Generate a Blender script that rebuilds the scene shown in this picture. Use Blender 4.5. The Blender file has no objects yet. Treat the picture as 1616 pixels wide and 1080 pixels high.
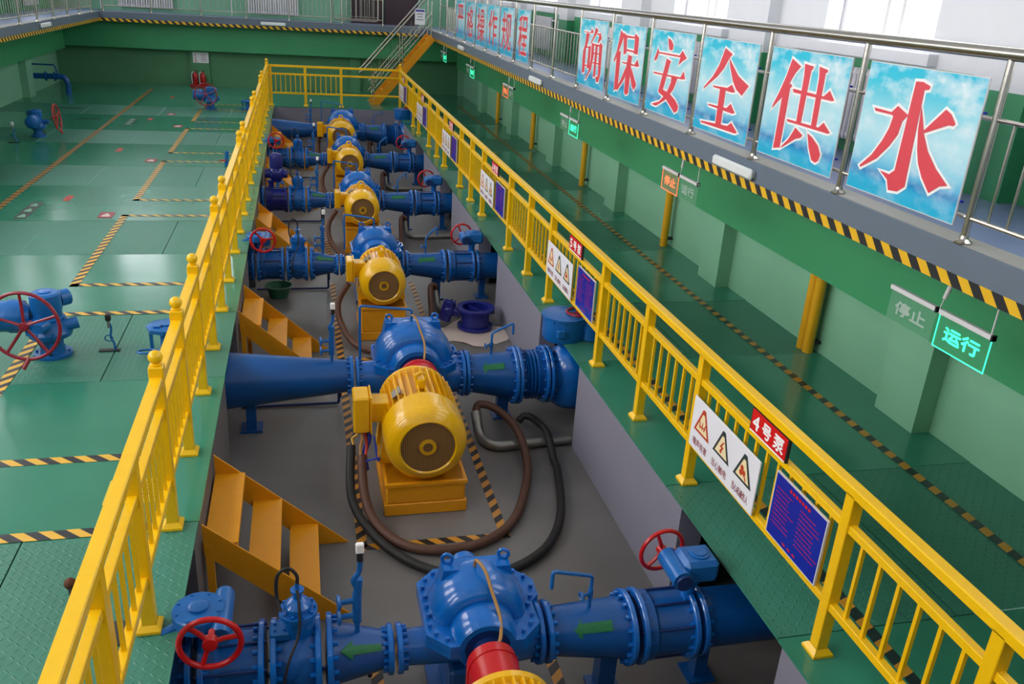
import bpy, bmesh, math, random
from mathutils import Vector as V, Matrix as M
import numpy as np
random.seed(7)
sc = bpy.context.scene
COL = sc.collection
pi = math.pi
# ------------------------------------------------------------------ camera
cam_d = bpy.data.cameras.new('camera'); cam = bpy.data.objects.new('camera', cam_d); COL.objects.link(cam)
F_PX, PITCH, YAW, ROLL = 1341.888, .3916226, .2530225, .0652805
fwd = V((math.sin(YAW)*math.cos(PITCH), math.cos(YAW)*math.cos(PITCH), -math.sin(PITCH)))
rt0 = V((math.cos(YAW), -math.sin(YAW), 0)); up0 = rt0.cross(fwd)
rt = math.cos(ROLL)*rt0 + math.sin(ROLL)*up0; up = -math.sin(ROLL)*rt0 + math.cos(ROLL)*up0
mw = M((rt, up, -fwd)).transposed().to_4x4(); mw.translation = V((0, 0, 3.5))
cam.matrix_world = mw
cam_d.sensor_width = 36; cam_d.lens = F_PX/1616*36; cam_d.clip_start = .05; cam_d.clip_end = 200
sc.camera = cam
# ------------------------------------------------------------------ view, world, daylight
sc.view_settings.view_transform = 'Standard'; sc.view_settings.look = 'None'
sc.view_settings.gamma = 1; sc.view_settings.use_curve_mapping = False
sc.view_settings.exposure = 0.7
sc.cycles.use_denoising = True
sc.cycles.max_bounces = 8; sc.cycles.diffuse_bounces = 4; sc.cycles.glossy_bounces = 4
sc.cycles.transparent_max_bounces = 12; sc.cycles.caustics_reflective = False; sc.cycles.caustics_refractive = False
sc.cycles.sample_clamp_indirect = 6
world = bpy.data.worlds.new('overcast_sky'); sc.world = world; world.use_nodes = True
bg = world.node_tree.nodes['Background']; bg.inputs[0].default_value = (.86, .93, 1, 1); bg.inputs[1].default_value = 2.2

def daylight(name, loc, rot, sx, sy, power, col=(1, .98, .95)):
    d = bpy.data.lights.new(name, 'AREA'); d.shape = 'RECTANGLE'; d.size = sx; d.size_y = sy; d.energy = power; d.color = col
    o = bpy.data.objects.new(name, d); o.location = loc; o.rotation_euler = rot; COL.objects.link(o); return o
XW0, XW1, YW0, YW1, ZC = -7.38, 5.48, -3.0, 30.9, 9.0
WIN_Z0, WIN_Z1 = 3.22, 7.6
WIN_Y = [-1.2 + 4.08*k for k in range(8)]        # near edges of the windows of both long walls
WIN_W = 1.75
LW_POWER, RW_POWER, FW_POWER = 218, 40, 16
for k, y in enumerate(WIN_Y):
    daylight('daylight_left_window', (XW0-.42, y+WIN_W/2, (WIN_Z0+WIN_Z1)/2), (0, -pi/2, 0), WIN_Z1-WIN_Z0, WIN_W, LW_POWER if k < 5 else LW_POWER*.3)
    daylight('daylight_right_window', (XW1+.42, y+WIN_W/2, (WIN_Z0+WIN_Z1)/2), (0, pi/2, 0), WIN_Z1-WIN_Z0, WIN_W, RW_POWER)
FAR_WX = [-6.4, -3.2, 0.0, 3.0]
for x in FAR_WX:
    daylight('daylight_far_window', (x+.8, YW1+.42, 6.1), (-pi/2, 0, 0), 1.6, 3.0, FW_POWER)
# ------------------------------------------------------------------ materials
def lin(c):
    return tuple((x/255/12.92 if x/255 <= .04045 else ((x/255+.055)/1.055)**2.4) for x in c)
class NT:
    def __init__(s, m): s.t = m.node_tree; s.n = s.t.nodes; s.l = s.t.links
    def new(s, ty, **k):
        n = s.n.new(ty)
        for a, b in k.items(): setattr(n, a, b)
        return n
    def link(s, a, b): s.l.new(a, b)
    def math(s, op, a, b=None, c=None):
        n = s.n.new('ShaderNodeMath'); n.operation = op
        for i, v in enumerate((a, b, c)):
            if v is None: continue
            if hasattr(v, 'is_linked'): s.l.new(v, n.inputs[i])
            else: n.inputs[i].default_value = v
        return n.outputs[0]
    def mix(s, f, a, b):
        n = s.n.new('ShaderNodeMix'); n.data_type = 'RGBA'
        for i, v in ((0, f), (6, a), (7, b)):
            if hasattr(v, 'is_linked'): s.l.new(v, n.inputs[i])
            elif i == 0: n.inputs[0].default_value = v
            else: n.inputs[i].default_value = (*v, 1)
        return n.outputs[2]
def mat(name, rgb, rough=.5, metal=0, var=.08, scale=6, bump=0, bscale=60, spec=.5, coat=0, stretch=(1, 1, 1), second=None, thr=(.45, .75)):
    m = bpy.data.materials.new(name); m.use_nodes = True; t = NT(m); b = t.n['Principled BSDF']
    tc = t.new('ShaderNodeTexCoord'); mp = t.new('ShaderNodeMapping'); mp.inputs['Scale'].default_value = stretch
    t.link(tc.outputs['Object'], mp.inputs[0])
    nz = t.new('ShaderNodeTexNoise'); nz.inputs['Scale'].default_value = scale; nz.inputs['Detail'].default_value = 5; t.link(mp.outputs[0], nz.inputs[0])
    c = lin(rgb); lo = tuple(max(0, x*(1-var*1.6)) for x in c); hi = tuple(min(1, x*(1+var)) for x in c)
    col = t.mix(nz.outputs[0], lo, hi)
    if second:
        n2 = t.new('ShaderNodeTexNoise'); n2.inputs['Scale'].default_value = scale*.37; n2.inputs['Detail'].default_value = 8; t.link(mp.outputs[0], n2.inputs[0])
        mr = t.new('ShaderNodeMapRange'); mr.inputs[1].default_value = thr[0]; mr.inputs[2].default_value = thr[1]; t.link(n2.outputs[0], mr.inputs[0])
        col = t.mix(mr.outputs[0], col, lin(second))
    t.link(col, b.inputs['Base Color'])
    b.inputs['Roughness'].default_value = rough; b.inputs['Metallic'].default_value = metal; b.inputs['Specular IOR Level'].default_value = spec
    b.inputs['Coat Weight'].default_value = coat; b.inputs['Coat Roughness'].default_value = .12
    rr = t.math('MULTIPLY_ADD', nz.outputs[0], .12, rough-.06); t.link(rr, b.inputs['Roughness'])
    if bump:
        n3 = t.new('ShaderNodeTexNoise'); n3.inputs['Scale'].default_value = bscale; n3.inputs['Detail'].default_value = 3; t.link(mp.outputs[0], n3.inputs[0])
        bp = t.new('ShaderNodeBump'); bp.inputs['Strength'].default_value = bump; bp.inputs['Distance'].default_value = .004
        t.link(n3.outputs[0], bp.inputs['Height']); t.link(bp.outputs[0], b.inputs['Normal'])
    return m
def hazard(name, ca, cb, period, skew, rough=.45):
    m = bpy.data.materials.new(name); m.use_nodes = True; t = NT(m); b = t.n['Principled BSDF']
    uv = t.new('ShaderNodeUVMap'); sp = t.new('ShaderNodeSeparateXYZ'); t.link(uv.outputs[0], sp.inputs[0])
    s = t.math('MULTIPLY_ADD', sp.outputs[1], skew, sp.outputs[0])
    f = t.math('FRACT', t.math('MULTIPLY', s, 1/period)); g = t.math('GREATER_THAN', f, .5)
    nz = t.new('ShaderNodeTexNoise'); nz.inputs['Scale'].default_value = 9; tc = t.new('ShaderNodeTexCoord'); t.link(tc.outputs['Object'], nz.inputs[0])
    a2 = t.mix(nz.outputs[0], tuple(x*.8 for x in lin(ca)), lin(ca))
    t.link(t.mix(g, a2, lin(cb)), b.inputs['Base Color']); b.inputs['Roughness'].default_value = rough
    return m
def emis(name, rgb, st):
    m = bpy.data.materials.new(name); m.use_nodes = True; b = m.node_tree.nodes['Principled BSDF']
    b.inputs['Base Color'].default_value = (*lin(rgb), 1); b.inputs['Emission Color'].default_value = (*lin(rgb), 1); b.inputs['Emission Strength'].default_value = st
    return m
def glassy(name, rgb, clear=.85, rough=.05):
    m = bpy.data.materials.new(name); m.use_nodes = True; t = NT(m); t.n.remove(t.n['Principled BSDF'])
    tr = t.new('ShaderNodeBsdfTransparent'); gl = t.new('ShaderNodeBsdfPrincipled'); gl.inputs['Base Color'].default_value = (*lin(rgb), 1); gl.inputs['Roughness'].default_value = rough
    mx = t.new('ShaderNodeMixShader'); mx.inputs[0].default_value = 1-clear
    t.link(tr.outputs[0], mx.inputs[1]); t.link(gl.outputs[0], mx.inputs[2]); t.link(mx.outputs[0], t.n['Material Output'].inputs[0])
    return m
def deck_mat(name, rgb, plate):
    m = mat(name, rgb, rough=.17 if not plate else .36, var=.14, scale=1.1, spec=.55); t = NT(m); b = t.n['Principled BSDF']
    tc = t.new('ShaderNodeTexCoord'); bp = t.new('ShaderNodeBump')
    if plate:
        b.inputs['Roughness'].default_value = .36
        for l in list(b.inputs['Roughness'].links): t.l.remove(l)
        sp = t.new('ShaderNodeSeparateXYZ'); t.link(tc.outputs['Object'], sp.inputs[0])
        X = t.math('MULTIPLY', sp.outputs[0], 1/.05); Y = t.math('MULTIPLY', sp.outputs[1], 1/.05)
        par = t.math('MODULO', t.math('ADD', t.math('ABSOLUTE', t.math('FLOOR', X)), t.math('ABSOLUTE', t.math('FLOOR', Y))), 2.)
        lx = t.math('SUBTRACT', t.math('FRACT', X), .5); ly = t.math('SUBTRACT', t.math('FRACT', Y), .5)
        sg = t.math('MULTIPLY_ADD', par, 2., -1.)
        ly2 = t.math('MULTIPLY', ly, sg)
        a = t.math('ADD', lx, ly2); c = t.math('SUBTRACT', lx, ly2)
        e = t.math('ADD', t.math('POWER', t.math('DIVIDE', a, .62), 2.), t.math('POWER', t.math('DIVIDE', c, .2), 2.))
        hgt = t.math('MAXIMUM', t.math('SUBTRACT', 1., e), 0.)
        bp.inputs['Strength'].default_value = .9; bp.inputs['Distance'].default_value = .004; t.link(hgt, bp.inputs['Height'])
    else:
        nz = t.new('ShaderNodeTexNoise'); nz.inputs['Scale'].default_value = 2.2; nz.inputs['Detail'].default_value = 3; t.link(tc.outputs['Object'], nz.inputs[0])
        bp.inputs['Strength'].default_value = .1; bp.inputs['Distance'].default_value = .02; t.link(nz.outputs[0], bp.inputs['Height'])
    t.link(bp.outputs[0], b.inputs['Normal'])
    return m
MT = {}
MT['deck'] = deck_mat('green epoxy floor', (56, 132, 106), False)
MT['plate'] = deck_mat('green tread plate', (58, 126, 104), True)
MT['pit_floor'] = mat('grey epoxy floor', (118, 114, 112), rough=.38, var=.12, scale=1.6, second=(92, 88, 86))
MT['pit_wall'] = mat('grey painted pit wall', (128, 126, 140), rough=.6, var=.06)
MT['pit_wall_shade'] = mat('grey pit wall with painted shade', (98, 94, 94), rough=.65, var=.1)  # left pit wall: its shade is darkened into the wall colour
MT['trench'] = mat('dark concrete trench', (52, 52, 58), rough=.9)
MT['wall_lt'] = mat('light green wall paint', (124, 178, 146), rough=.5, var=.07, scale=1.3)
MT['wall_dk'] = mat('green beam paint', (62, 150, 100), rough=.45, var=.06, scale=1.1)
MT['wall_far'] = mat('green wall paint', (80, 136, 96), rough=.5, var=.06, scale=1.1)
MT['slab'] = mat('grey slab edge paint', (98, 110, 126), rough=.55, var=.05)
MT['walk'] = mat('blue grey walkway floor', (122, 136, 172), rough=.35, var=.06, scale=2)
MT['kerb'] = mat('beige grey floor border', (150, 148, 142), rough=.5)
MT['white'] = mat('white wall paint', (226, 226, 230), rough=.6, var=.02)
MT['ceil'] = mat('white ceiling', (190, 190, 190), rough=.8, var=.02)
MT['yellow'] = mat('yellow railing paint', (246, 192, 8), rough=.32, var=.05, scale=12)
MT['yellow_st'] = mat('amber step paint', (226, 150, 14), rough=.42, var=.06, scale=14, bump=.12, bscale=120)
MT['yellow_mo'] = mat('yellow motor enamel', (240, 182, 10), rough=.22, var=.04, scale=9, coat=.3)
MT['yellow_pi'] = mat('yellow pipe paint', (214, 158, 20), rough=.35)
MT['blue'] = mat('blue pump enamel', (10, 102, 188), rough=.2, var=.08, scale=9, coat=.3)
MT['blue_p'] = mat('blue pipe paint', (8, 80, 150), rough=.3, var=.12, scale=5, spec=.5)
MT['blue_a'] = mat('blue actuator paint', (20, 100, 174), rough=.3, var=.08, scale=9)
MT['indigo'] = mat('indigo valve enamel', (26, 34, 120), rough=.25, var=.1, scale=9)
MT['red'] = mat('red handwheel enamel', (196, 22, 26), rough=.3, var=.06)
MT['crimson'] = mat('dark red handwheel enamel', (140, 20, 42), rough=.35)
MT['steel'] = mat('brushed stainless steel', (196, 190, 182), rough=.24, metal=1, var=.05, scale=40, stretch=(1, 1, .1))
MT['galv'] = mat('dull steel conduit', (150, 148, 142), rough=.42, metal=.8, var=.1)
MT['dark'] = mat('dark steel', (34, 34, 38), rough=.6)
MT['boltblue'] = mat('painted bolts', (10, 44, 104), rough=.45)
MT['rubber'] = mat('black rubber hose', (28, 26, 26), rough=.6, bump=.2, bscale=150)
MT['brown'] = mat('brown rubber hose', (92, 60, 46), rough=.6)
MT['tan'] = mat('tan rubber tube', (176, 128, 62), rough=.5)
MT['haz'] = hazard('black and yellow tape', (240, 186, 30), (34, 34, 40), .2, 1.0)
MT['haz_f'] = hazard('black and amber floor tape', (238, 186, 62), (42, 42, 48), .17, 1.1, .35)
MT['haz_s'] = hazard('black and orange floor tape', (206, 142, 38), (32, 42, 44), .19, .35, .35)
MT['haz_p'] = hazard('black and orange pit tape', (206, 140, 44), (36, 32, 32), .17, .9, .4)
MT['sign_w'] = mat('white sign board', (236, 234, 240), rough=.35, var=.01)
MT['sign_b'] = mat('dark blue sign board', (22, 40, 156), rough=.3, var=.03)
MT['sign_r'] = mat('red sign plate', (216, 24, 30), rough=.3, var=.03)
MT['ink_w'] = mat('white lettering', (246, 244, 244), rough=.5, var=.01)
MT['ink_r'] = mat('red lettering', (224, 66, 80), rough=.45, var=.02)
MT['ink_k'] = mat('black lettering', (52, 62, 60), rough=.5)
MT['ink_m'] = mat('maroon lettering', (150, 60, 70), rough=.5)
MT['ink_o'] = mat('orange red symbol', (196, 66, 34), rough=.5)
MT['cream'] = mat('cream panel', (246, 226, 178), rough=.45, var=.01)
MT['green_a'] = mat('green arrow paint', (16, 112, 62), rough=.45, var=.2, scale=30)
MT['alum'] = mat('white aluminium', (218, 214, 216), rough=.4, var=.02)
MT['glow_g'] = emis('lit green lettering', (60, 250, 190), 1.0)
MT['glow_r'] = emis('lit orange red lettering', (255, 110, 70), .9)
MT['unlit'] = mat('frosted lettering', (168, 186, 176), rough=.4)
MT['acryl'] = glassy('clear acrylic', (150, 190, 170), .86, .08)
MT['acryl_r'] = glassy('red tinted acrylic', (240, 160, 130), .88, .08)
MT['acryl_g'] = glassy('green tinted acrylic', (90, 190, 140), .84, .08)
MT['pane'] = glassy('window glass', (235, 245, 250), .93, .02)
MT['rad'] = mat('white radiator enamel', (226, 222, 226), rough=.35)
MT['door'] = mat('dark brown door', (54, 34, 42), rough=.45)
MT['lampw'] = mat('white lamp housing', (226, 228, 228), rough=.4)
MT['cloth'] = mat('white plastic sheet', (214, 196, 186), rough=.5)
MT['basin'] = mat('green plastic basin', (52, 112, 84), rough=.4)
MT['ochre'] = mat('pale yellow notice', (222, 196, 70), rough=.45)
MT['rust'] = mat('rusty stain', (92, 52, 30), rough=.8)
MT['ext_r'] = mat('fire extinguisher red', (170, 20, 24), rough=.3)
MT['cablb'] = mat('blue cable', (30, 66, 190), rough=.45)
MT['cablr'] = mat('red cable', (190, 50, 40), rough=.45)
MT['cably'] = mat('yellow cable', (206, 160, 60), rough=.45)
def grille_mat():
    m = bpy.data.materials.new('motor grille'); m.use_nodes = True; t = NT(m); b = t.n['Principled BSDF']
    tc = t.new('ShaderNodeTexCoord'); sp = t.new('ShaderNodeSeparateXYZ'); t.link(tc.outputs['Object'], sp.inputs[0])
    a = t.math('LESS_THAN', t.math('FRACT', t.math('MULTIPLY', sp.outputs[0], 1/.016)), .36)
    c = t.math('LESS_THAN', t.math('FRACT', t.math('MULTIPLY', sp.outputs[2], 1/.016)), .36)
    g = t.math('MAXIMUM', a, c)
    t.link(t.mix(g, lin((26, 24, 30)), lin((156, 112, 52))), b.inputs['Base Color']); b.inputs['Roughness'].default_value = .6
    return m
MT['grille'] = grille_mat()
def poster_mat():
    m = bpy.data.materials.new('printed sky poster'); m.use_nodes = True; t = NT(m); b = t.n['Principled BSDF']
    uv = t.new('ShaderNodeUVMap'); sp = t.new('ShaderNodeSeparateXYZ'); t.link(uv.outputs[0], sp.inputs[0])
    cr = t.new('ShaderNodeValToRGB'); t.link(sp.outputs[1], cr.inputs[0]); e = cr.color_ramp.elements
    e[0].position = 0; e[0].color = (*lin((30, 176, 216)), 1); e[1].position = 1; e[1].color = (*lin((20, 190, 222)), 1)
    for p, c in ((.1, (52, 176, 220)), (.17, (24, 130, 196)), (.22, (96, 184, 224)), (.32, (150, 214, 236)), (.5, (190, 230, 242)), (.72, (130, 214, 232)), (.86, (60, 200, 226))):
        k = e.new(p); k.color = (*lin(c), 1)
    mp = t.new('ShaderNodeMapping'); mp.inputs['Scale'].default_value = (2.4, 3.2, 1); t.link(uv.outputs[0], mp.inputs[0])
    nz = t.new('ShaderNodeTexNoise'); nz.inputs['Scale'].default_value = 1.6; nz.inputs['Detail'].default_value = 9; nz.inputs['Roughness'].default_value = .55; t.link(mp.outputs[0], nz.inputs[0])
    mr = t.new('ShaderNodeMapRange'); mr.inputs[1].default_value = .46; mr.inputs[2].default_value = .66; t.link(nz.outputs[0], mr.inputs[0])
    w = t.math('MULTIPLY', mr.outputs[0], t.math('MULTIPLY_ADD', sp.outputs[1], .7, .25))
    t.link(t.mix(w, cr.outputs[0], lin((232, 242, 248))), b.inputs['Base Color']) if False else None
    mixn = t.n.new('ShaderNodeMix'); mixn.data_type = 'RGBA'; t.link(w, mixn.inputs[0]); t.link(cr.outputs[0], mixn.inputs[6]); mixn.inputs[7].default_value = (*lin((232, 242, 248)), 1)
    t.link(mixn.outputs[2], b.inputs['Base Color']); b.inputs['Roughness'].default_value = .3
    return m
MT['poster'] = poster_mat()
# ------------------------------------------------------------------ mesh building
def frame(d):
    d = V(d).normalized(); a = V((0, 0, 1)) if abs(d.z) < .9 else V((1, 0, 0))
    u = a.cross(d).normalized(); return u, d.cross(u), d
class MB:
    def __init__(s): s.v = []; s.f = []; s.uv = {}
    def add(s, vs, fs):
        o = len(s.v); s.v += [tuple(p) for p in vs]; s.f += [tuple(i+o for i in q) for q in fs]; return s
    def box(s, c, size, rot=None, bev=0):
        x, y, z = (q/2 for q in size)
        if bev <= 0:
            P = [V((a*x, b*y, d*z)) for a in (-1, 1) for b in (-1, 1) for d in (-1, 1)]
            Fs = [(0, 1, 3, 2), (4, 6, 7, 5), (0, 4, 5, 1), (2, 3, 7, 6), (0, 2, 6, 4), (1, 5, 7, 3)]
        else:
            b_ = min(bev, x*.9, y*.9, z*.9); P = []; idx = {}
            for a in (-1, 1):
                for b in (-1, 1):
                    for d in (-1, 1):
                        for ax in range(3):
                            q = [a*(x-b_), b*(y-b_), d*(z-b_)]; q[ax] = (a*x, b*y, d*z)[ax]
                            idx[(a, b, d, ax)] = len(P); P.append(V(q))
            Fs = []
            g = lambda a, b, d, ax: idx[(a, b, d, ax)]
            for q in (-1, 1):
                Fs.append([g(q, -1, -1, 0), g(q, 1, -1, 0), g(q, 1, 1, 0), g(q, -1, 1, 0)][::q])
                Fs.append([g(-1, q, -1, 1), g(-1, q, 1, 1), g(1, q, 1, 1), g(1, q, -1, 1)][::q])
                Fs.append([g(-1, -1, q, 2), g(1, -1, q, 2), g(1, 1, q, 2), g(-1, 1, q, 2)][::q])
            for a in (-1, 1):
                for b in (-1, 1):
                    Fs.append([g(a, b, -1, 0), g(a, b, -1, 1), g(a, b, 1, 1), g(a, b, 1, 0)][::a*b])
                    Fs.append([g(a, -1, b, 0), g(a, 1, b, 0), g(a, 1, b, 2), g(a, -1, b, 2)][::a*b])
                    Fs.append([g(-1, a, b, 2), g(1, a, b, 2), g(1, a, b, 1), g(-1, a, b, 1)][::a*b])
                    for d in (-1, 1): Fs.append([g(a, b, d, 0), g(a, b, d, 1), g(a, b, d, 2)][::a*b*d])
        R = rot if rot is not None else M.Identity(3)
        return s.add([R @ p + V(c) for p in P], Fs)
    def lathe(s, o, d, prof, n=24, caps=True, a0=0, a1=2*pi):
        u, w, d = frame(d); o = V(o); full = abs(a1-a0-2*pi) < 1e-6; m = n if full else n+1
        vs = []
        for (t, r) in prof:
            for k in range(m):
                a = a0+(a1-a0)*k/n; vs.append(o+d*t+(u*math.cos(a)+w*math.sin(a))*r)
        fs = []
        for i in range(len(prof)-1):
            for k in range(n):
                k2 = (k+1) % m; fs.append((i*m+k, i*m+k2, (i+1)*m+k2, (i+1)*m+k))
        if caps:
            if prof[0][1] > 1e-5: fs.append(tuple(range(m))[::-1])
            if prof[-1][1] > 1e-5: fs.append(tuple((len(prof)-1)*m+k for k in range(m)))
        return s.add(vs, fs)
    def cyl(s, p0, p1, r0, r1=None, n=16, caps=True):
        p0, p1 = V(p0), V(p1); r1 = r0 if r1 is None else r1
        return s.lathe(p0, p1-p0, [(0, r0), ((p1-p0).length, r1)], n, caps)
    def sphere(s, c, r, n=14):
        return s.lathe(V(c), (0, 0, 1), [(-r*math.cos(pi*i/(n//2)), max(1e-6, r*math.sin(pi*i/(n//2)))) for i in range(n//2+1)], n, False)
    def tube(s, pts, r, n=10, sub=6, closed=False, caps=True, straight=False):
        pts = [V(p) for p in pts]
        if not straight:
            q = []; N = len(pts)
            for i in range(N if closed else N-1):
                p0, p1, p2, p3 = (pts[(i+j) % N] if closed else pts[min(max(i+j, 0), N-1)] for j in (-1, 0, 1, 2))
                for k in range(sub):
                    t = k/sub; q.append(.5*((2*p1)+(p2-p0)*t+(2*p0-5*p1+4*p2-p3)*t*t+(3*p1-p0-3*p2+p3)*t**3))
            if not closed: q.append(pts[-1])
            pts = q
        N = len(pts); vs = []; fs = []; u = None
        for i in range(N):
            d = (pts[(i+1) % N]-pts[i-1]) if closed else (pts[min(i+1, N-1)]-pts[max(i-1, 0)])
            d = d.normalized()
            if u is None: u = frame(d)[0]
            u = (u-d*u.dot(d)).normalized(); w = d.cross(u)
            for k in range(n):
                a = 2*pi*k/n; vs.append(pts[i]+(u*math.cos(a)+w*math.sin(a))*r)
        for i in range(N if closed else N-1):
            j = (i+1) % N
            for k in range(n): fs.append((i*n+k, i*n+(k+1) % n, j*n+(k+1) % n, j*n+k))
        if caps and not closed: fs.append(tuple(range(n))[::-1]); fs.append(tuple((N-1)*n+k for k in range(n)))
        return s.add(vs, fs)
    def pipe(s, pts, r, n=10, bend=.05):
        """straight runs with rounded elbows"""
        pts = [V(p) for p in pts]; q = [pts[0]]
        for i in range(1, len(pts)-1):
            a, b, c = pts[i-1], pts[i], pts[i+1]; h = min(bend, (a-b).length*.45, (c-b).length*.45)
            p, e = b+(a-b).normalized()*h, b+(c-b).normalized()*h
            for k in range(6):
                t = k/5; q.append((1-t)**2*p+2*t*(1-t)*b+t*t*e)
        q.append(pts[-1]); return s.tube(q, r, n, straight=True)
    def torus(s, c, nrm, R, r, n=32, m=8):
        u, w, d = frame(nrm); c = V(c)
        return s.tube([c+(u*math.cos(2*pi*k/n)+w*math.sin(2*pi*k/n))*R for k in range(n)], r, m, closed=True, straight=True)
    def prism(s, pts, ext):
        pts = [V(p) for p in pts]; e = V(ext); n = len(pts)
        return s.add(pts+[p+e for p in pts], [tuple(range(n))[::-1], tuple(range(n, 2*n))]+[(i, (i+1) % n, n+(i+1) % n, n+i) for i in range(n)])
    def quad(s, a, b, c, d, uv=None):
        s.add([a, b, c, d], [(0, 1, 2, 3)])
        if uv: s.uv[len(s.f)-1] = uv
        return s
    def bolts(s, o, d, R, n, r=.014, h=.03):
        u, w, d = frame(d); o = V(o)
        for k in range(n):
            a = 2*pi*(k+.5)/n; p = o+(u*math.cos(a)+w*math.sin(a))*R; s.cyl(p, p+d*h, r, n=6)
        return s
    def flange(s, x, y, z, R, t=.035, side=1):
        """disc across the X axis with a ring of bolts on its back"""
        s.lathe((x-t/2, y, z), (1, 0, 0), [(0, R-.006), (.006, R), (t-.006, R), (t, R-.006)], 36)
        return s.bolts((x+side*t/2, y, z), (side, 0, 0), R-.032, 16)
    def build(s, name, m, parent=None, smooth=35):
        me = bpy.data.meshes.new(name)
        o = V((0, 0, 0)); q = parent
        while q is not None: o += q.location; q = q.parent
        me.from_pydata([V(p)-o for p in s.v], [], s.f); me.validate()
        if not s.uv:
            b = bmesh.new(); b.from_mesh(me); bmesh.ops.recalc_face_normals(b, faces=b.faces[:]); b.to_mesh(me); b.free()
        if s.uv:
            ul = me.uv_layers.new(name='UVMap')
            for fi, uv in s.uv.items():
                for li, c in zip(me.polygons[fi].loop_indices, uv): ul.data[li].uv = c
        if smooth:
            me.polygons.foreach_set('use_smooth', [True]*len(me.polygons)); me.set_sharp_from_angle(angle=math.radians(smooth))
        me.materials.append(MT[m] if isinstance(m, str) else m)
        ob = bpy.data.objects.new(name, me); COL.objects.link(ob)
        if parent is not None: ob.parent = parent
        return ob
def tag(o, label, cat, group=None):
    o['label'] = label; o['category'] = cat
    if group: o['group'] = group
    return o
def thing(name, label, cat, loc, group=None):
    o = bpy.data.objects.new(name, None); o.empty_display_size = .1; o.location = loc; COL.objects.link(o); return tag(o, label, cat, group)
def struct(mb, name, m, smooth=0):
    o = mb.build(name, m, None, smooth); o['kind'] = 'structure'; return o
def dup(root, off, label):
    def cp(o, par):
        c = o.copy(); COL.objects.link(c)
        if par is not None: c.parent = par
        for ch in o.children: cp(ch, c)
        return c
    r = cp(root, None); r.location = root.location+V(off); r['label'] = label; return r
# ------------------------------------------------------------------ lettering
_cache = {}
def glyphs(txt):
    if txt not in _cache:
        cu = bpy.data.curves.new('lettering', 'FONT'); cu.body = txt; cu.size = 1; cu.resolution_u = 3
        o = bpy.data.objects.new('lettering', cu); COL.objects.link(o)
        dg = bpy.context.evaluated_depsgraph_get(); me = bpy.data.meshes.new_from_object(o.evaluated_get(dg))
        vs = [v.co.copy() for v in me.vertices]; fs = [tuple(p.vertices) for p in me.polygons]
        bpy.data.objects.remove(o); bpy.data.curves.remove(cu); bpy.data.meshes.remove(me)
        xs = [v.x for v in vs]; ys = [v.y for v in vs]
        _cache[txt] = (vs, fs, min(xs), max(xs), min(ys), max(ys))
    return _cache[txt]
def letter(mb, txt, o, U, W, w, h, off=.002, bold=0, ring=0):
    """flat lettering filling the w x h box whose lower left corner is o, right = U, up = W"""
    vs, fs, x0, x1, y0, y1 = glyphs(txt); o, U, W = V(o), V(U), V(W); N = U.cross(W)
    sh = [(0, 0)]
    if bold: sh = [(-bold, 0), (0, 0), (bold, 0), (0, bold), (0, -bold)]
    if ring: sh = [(ring*math.cos(k*pi/4), ring*math.sin(k*pi/4)) for k in range(8)]
    for i, (a, b) in enumerate(sh):
        mb.add([o+U*((v.x-x0)/(x1-x0)*w+a)+W*((v.y-y0)/(y1-y0)*h+b)+N*(off+i*.00015) for v in vs], fs)
    return mb
def grow(poly, d):
    """offset a polygon outwards by d (mitred)"""
    n = len(poly); A = sum(poly[i][0]*poly[(i+1) % n][1]-poly[(i+1) % n][0]*poly[i][1] for i in range(n)); sg = 1 if A > 0 else -1; out = []
    for i in range(n):
        p, q, r = V(poly[i-1]), V(poly[i]), V(poly[(i+1) % n]); e, g = (q-p).normalized(), (r-q).normalized()
        n1, n2 = V((e.y, -e.x))*sg, V((g.y, -g.x))*sg; b = n1+n2
        if b.length < .3: out += [tuple(q+(n1+e)*d), tuple(q+(n2-g)*d)]; continue
        b.normalize(); k = d/max(.45, b.dot(n1)); out.append(tuple(q+b*k))
    return out
# ------------------------------------------------------------------ the setting
PX0, PX1, PY0, PY1, PZ = -.78, 2.68, 1.0, 26.15, -.95
YL = [4.25, 8.33, 12.28, 16.3, 20.35, 24.4]                     # axes of the six pump lines
PLATES = [(y-.72, y+1.0) for y in YL]
SLZ, SLB = 2.17, 1.9                                             # walkway top and fascia foot
RX, LX, FY = 4.05, -5.87, 29.65                                  # walkway edges: right, left, far
def bx(x0, x1, y0, y1, z0, z1): return MB().box(((x0+x1)/2, (y0+y1)/2, (z0+z1)/2), (x1-x0, y1-y0, z1-z0))
# main deck: smooth epoxy bays and tread plate bays over the pipe trenches
prev = -3.0
for i, (a, b) in enumerate(PLATES+[(PY1, 0)]):
    e = a if i < 6 else PY1
    for x0, x1 in ((XW0, PX0), (PX1, XW1)): struct(bx(x0, x1, prev, e-.006, -.02, 0), 'floor', 'deck')
    if i < 6:
        for xs in ((XW0, -5.4, -3.6, -1.86, PX0), (PX1, 3.95, XW1)):
            for x0, x1 in zip(xs, xs[1:]): struct(bx(x0+.005, x1-.005, a+.005, b-.006, -.022, -.002), 'floor', 'plate')
        prev = b
struct(bx(XW0, XW1, PY1, 30.34, -.02, 0), 'floor', 'deck')
struct(bx(PX0, PX1, -3, PY0, -.02, 0), 'floor', 'deck')
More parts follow.
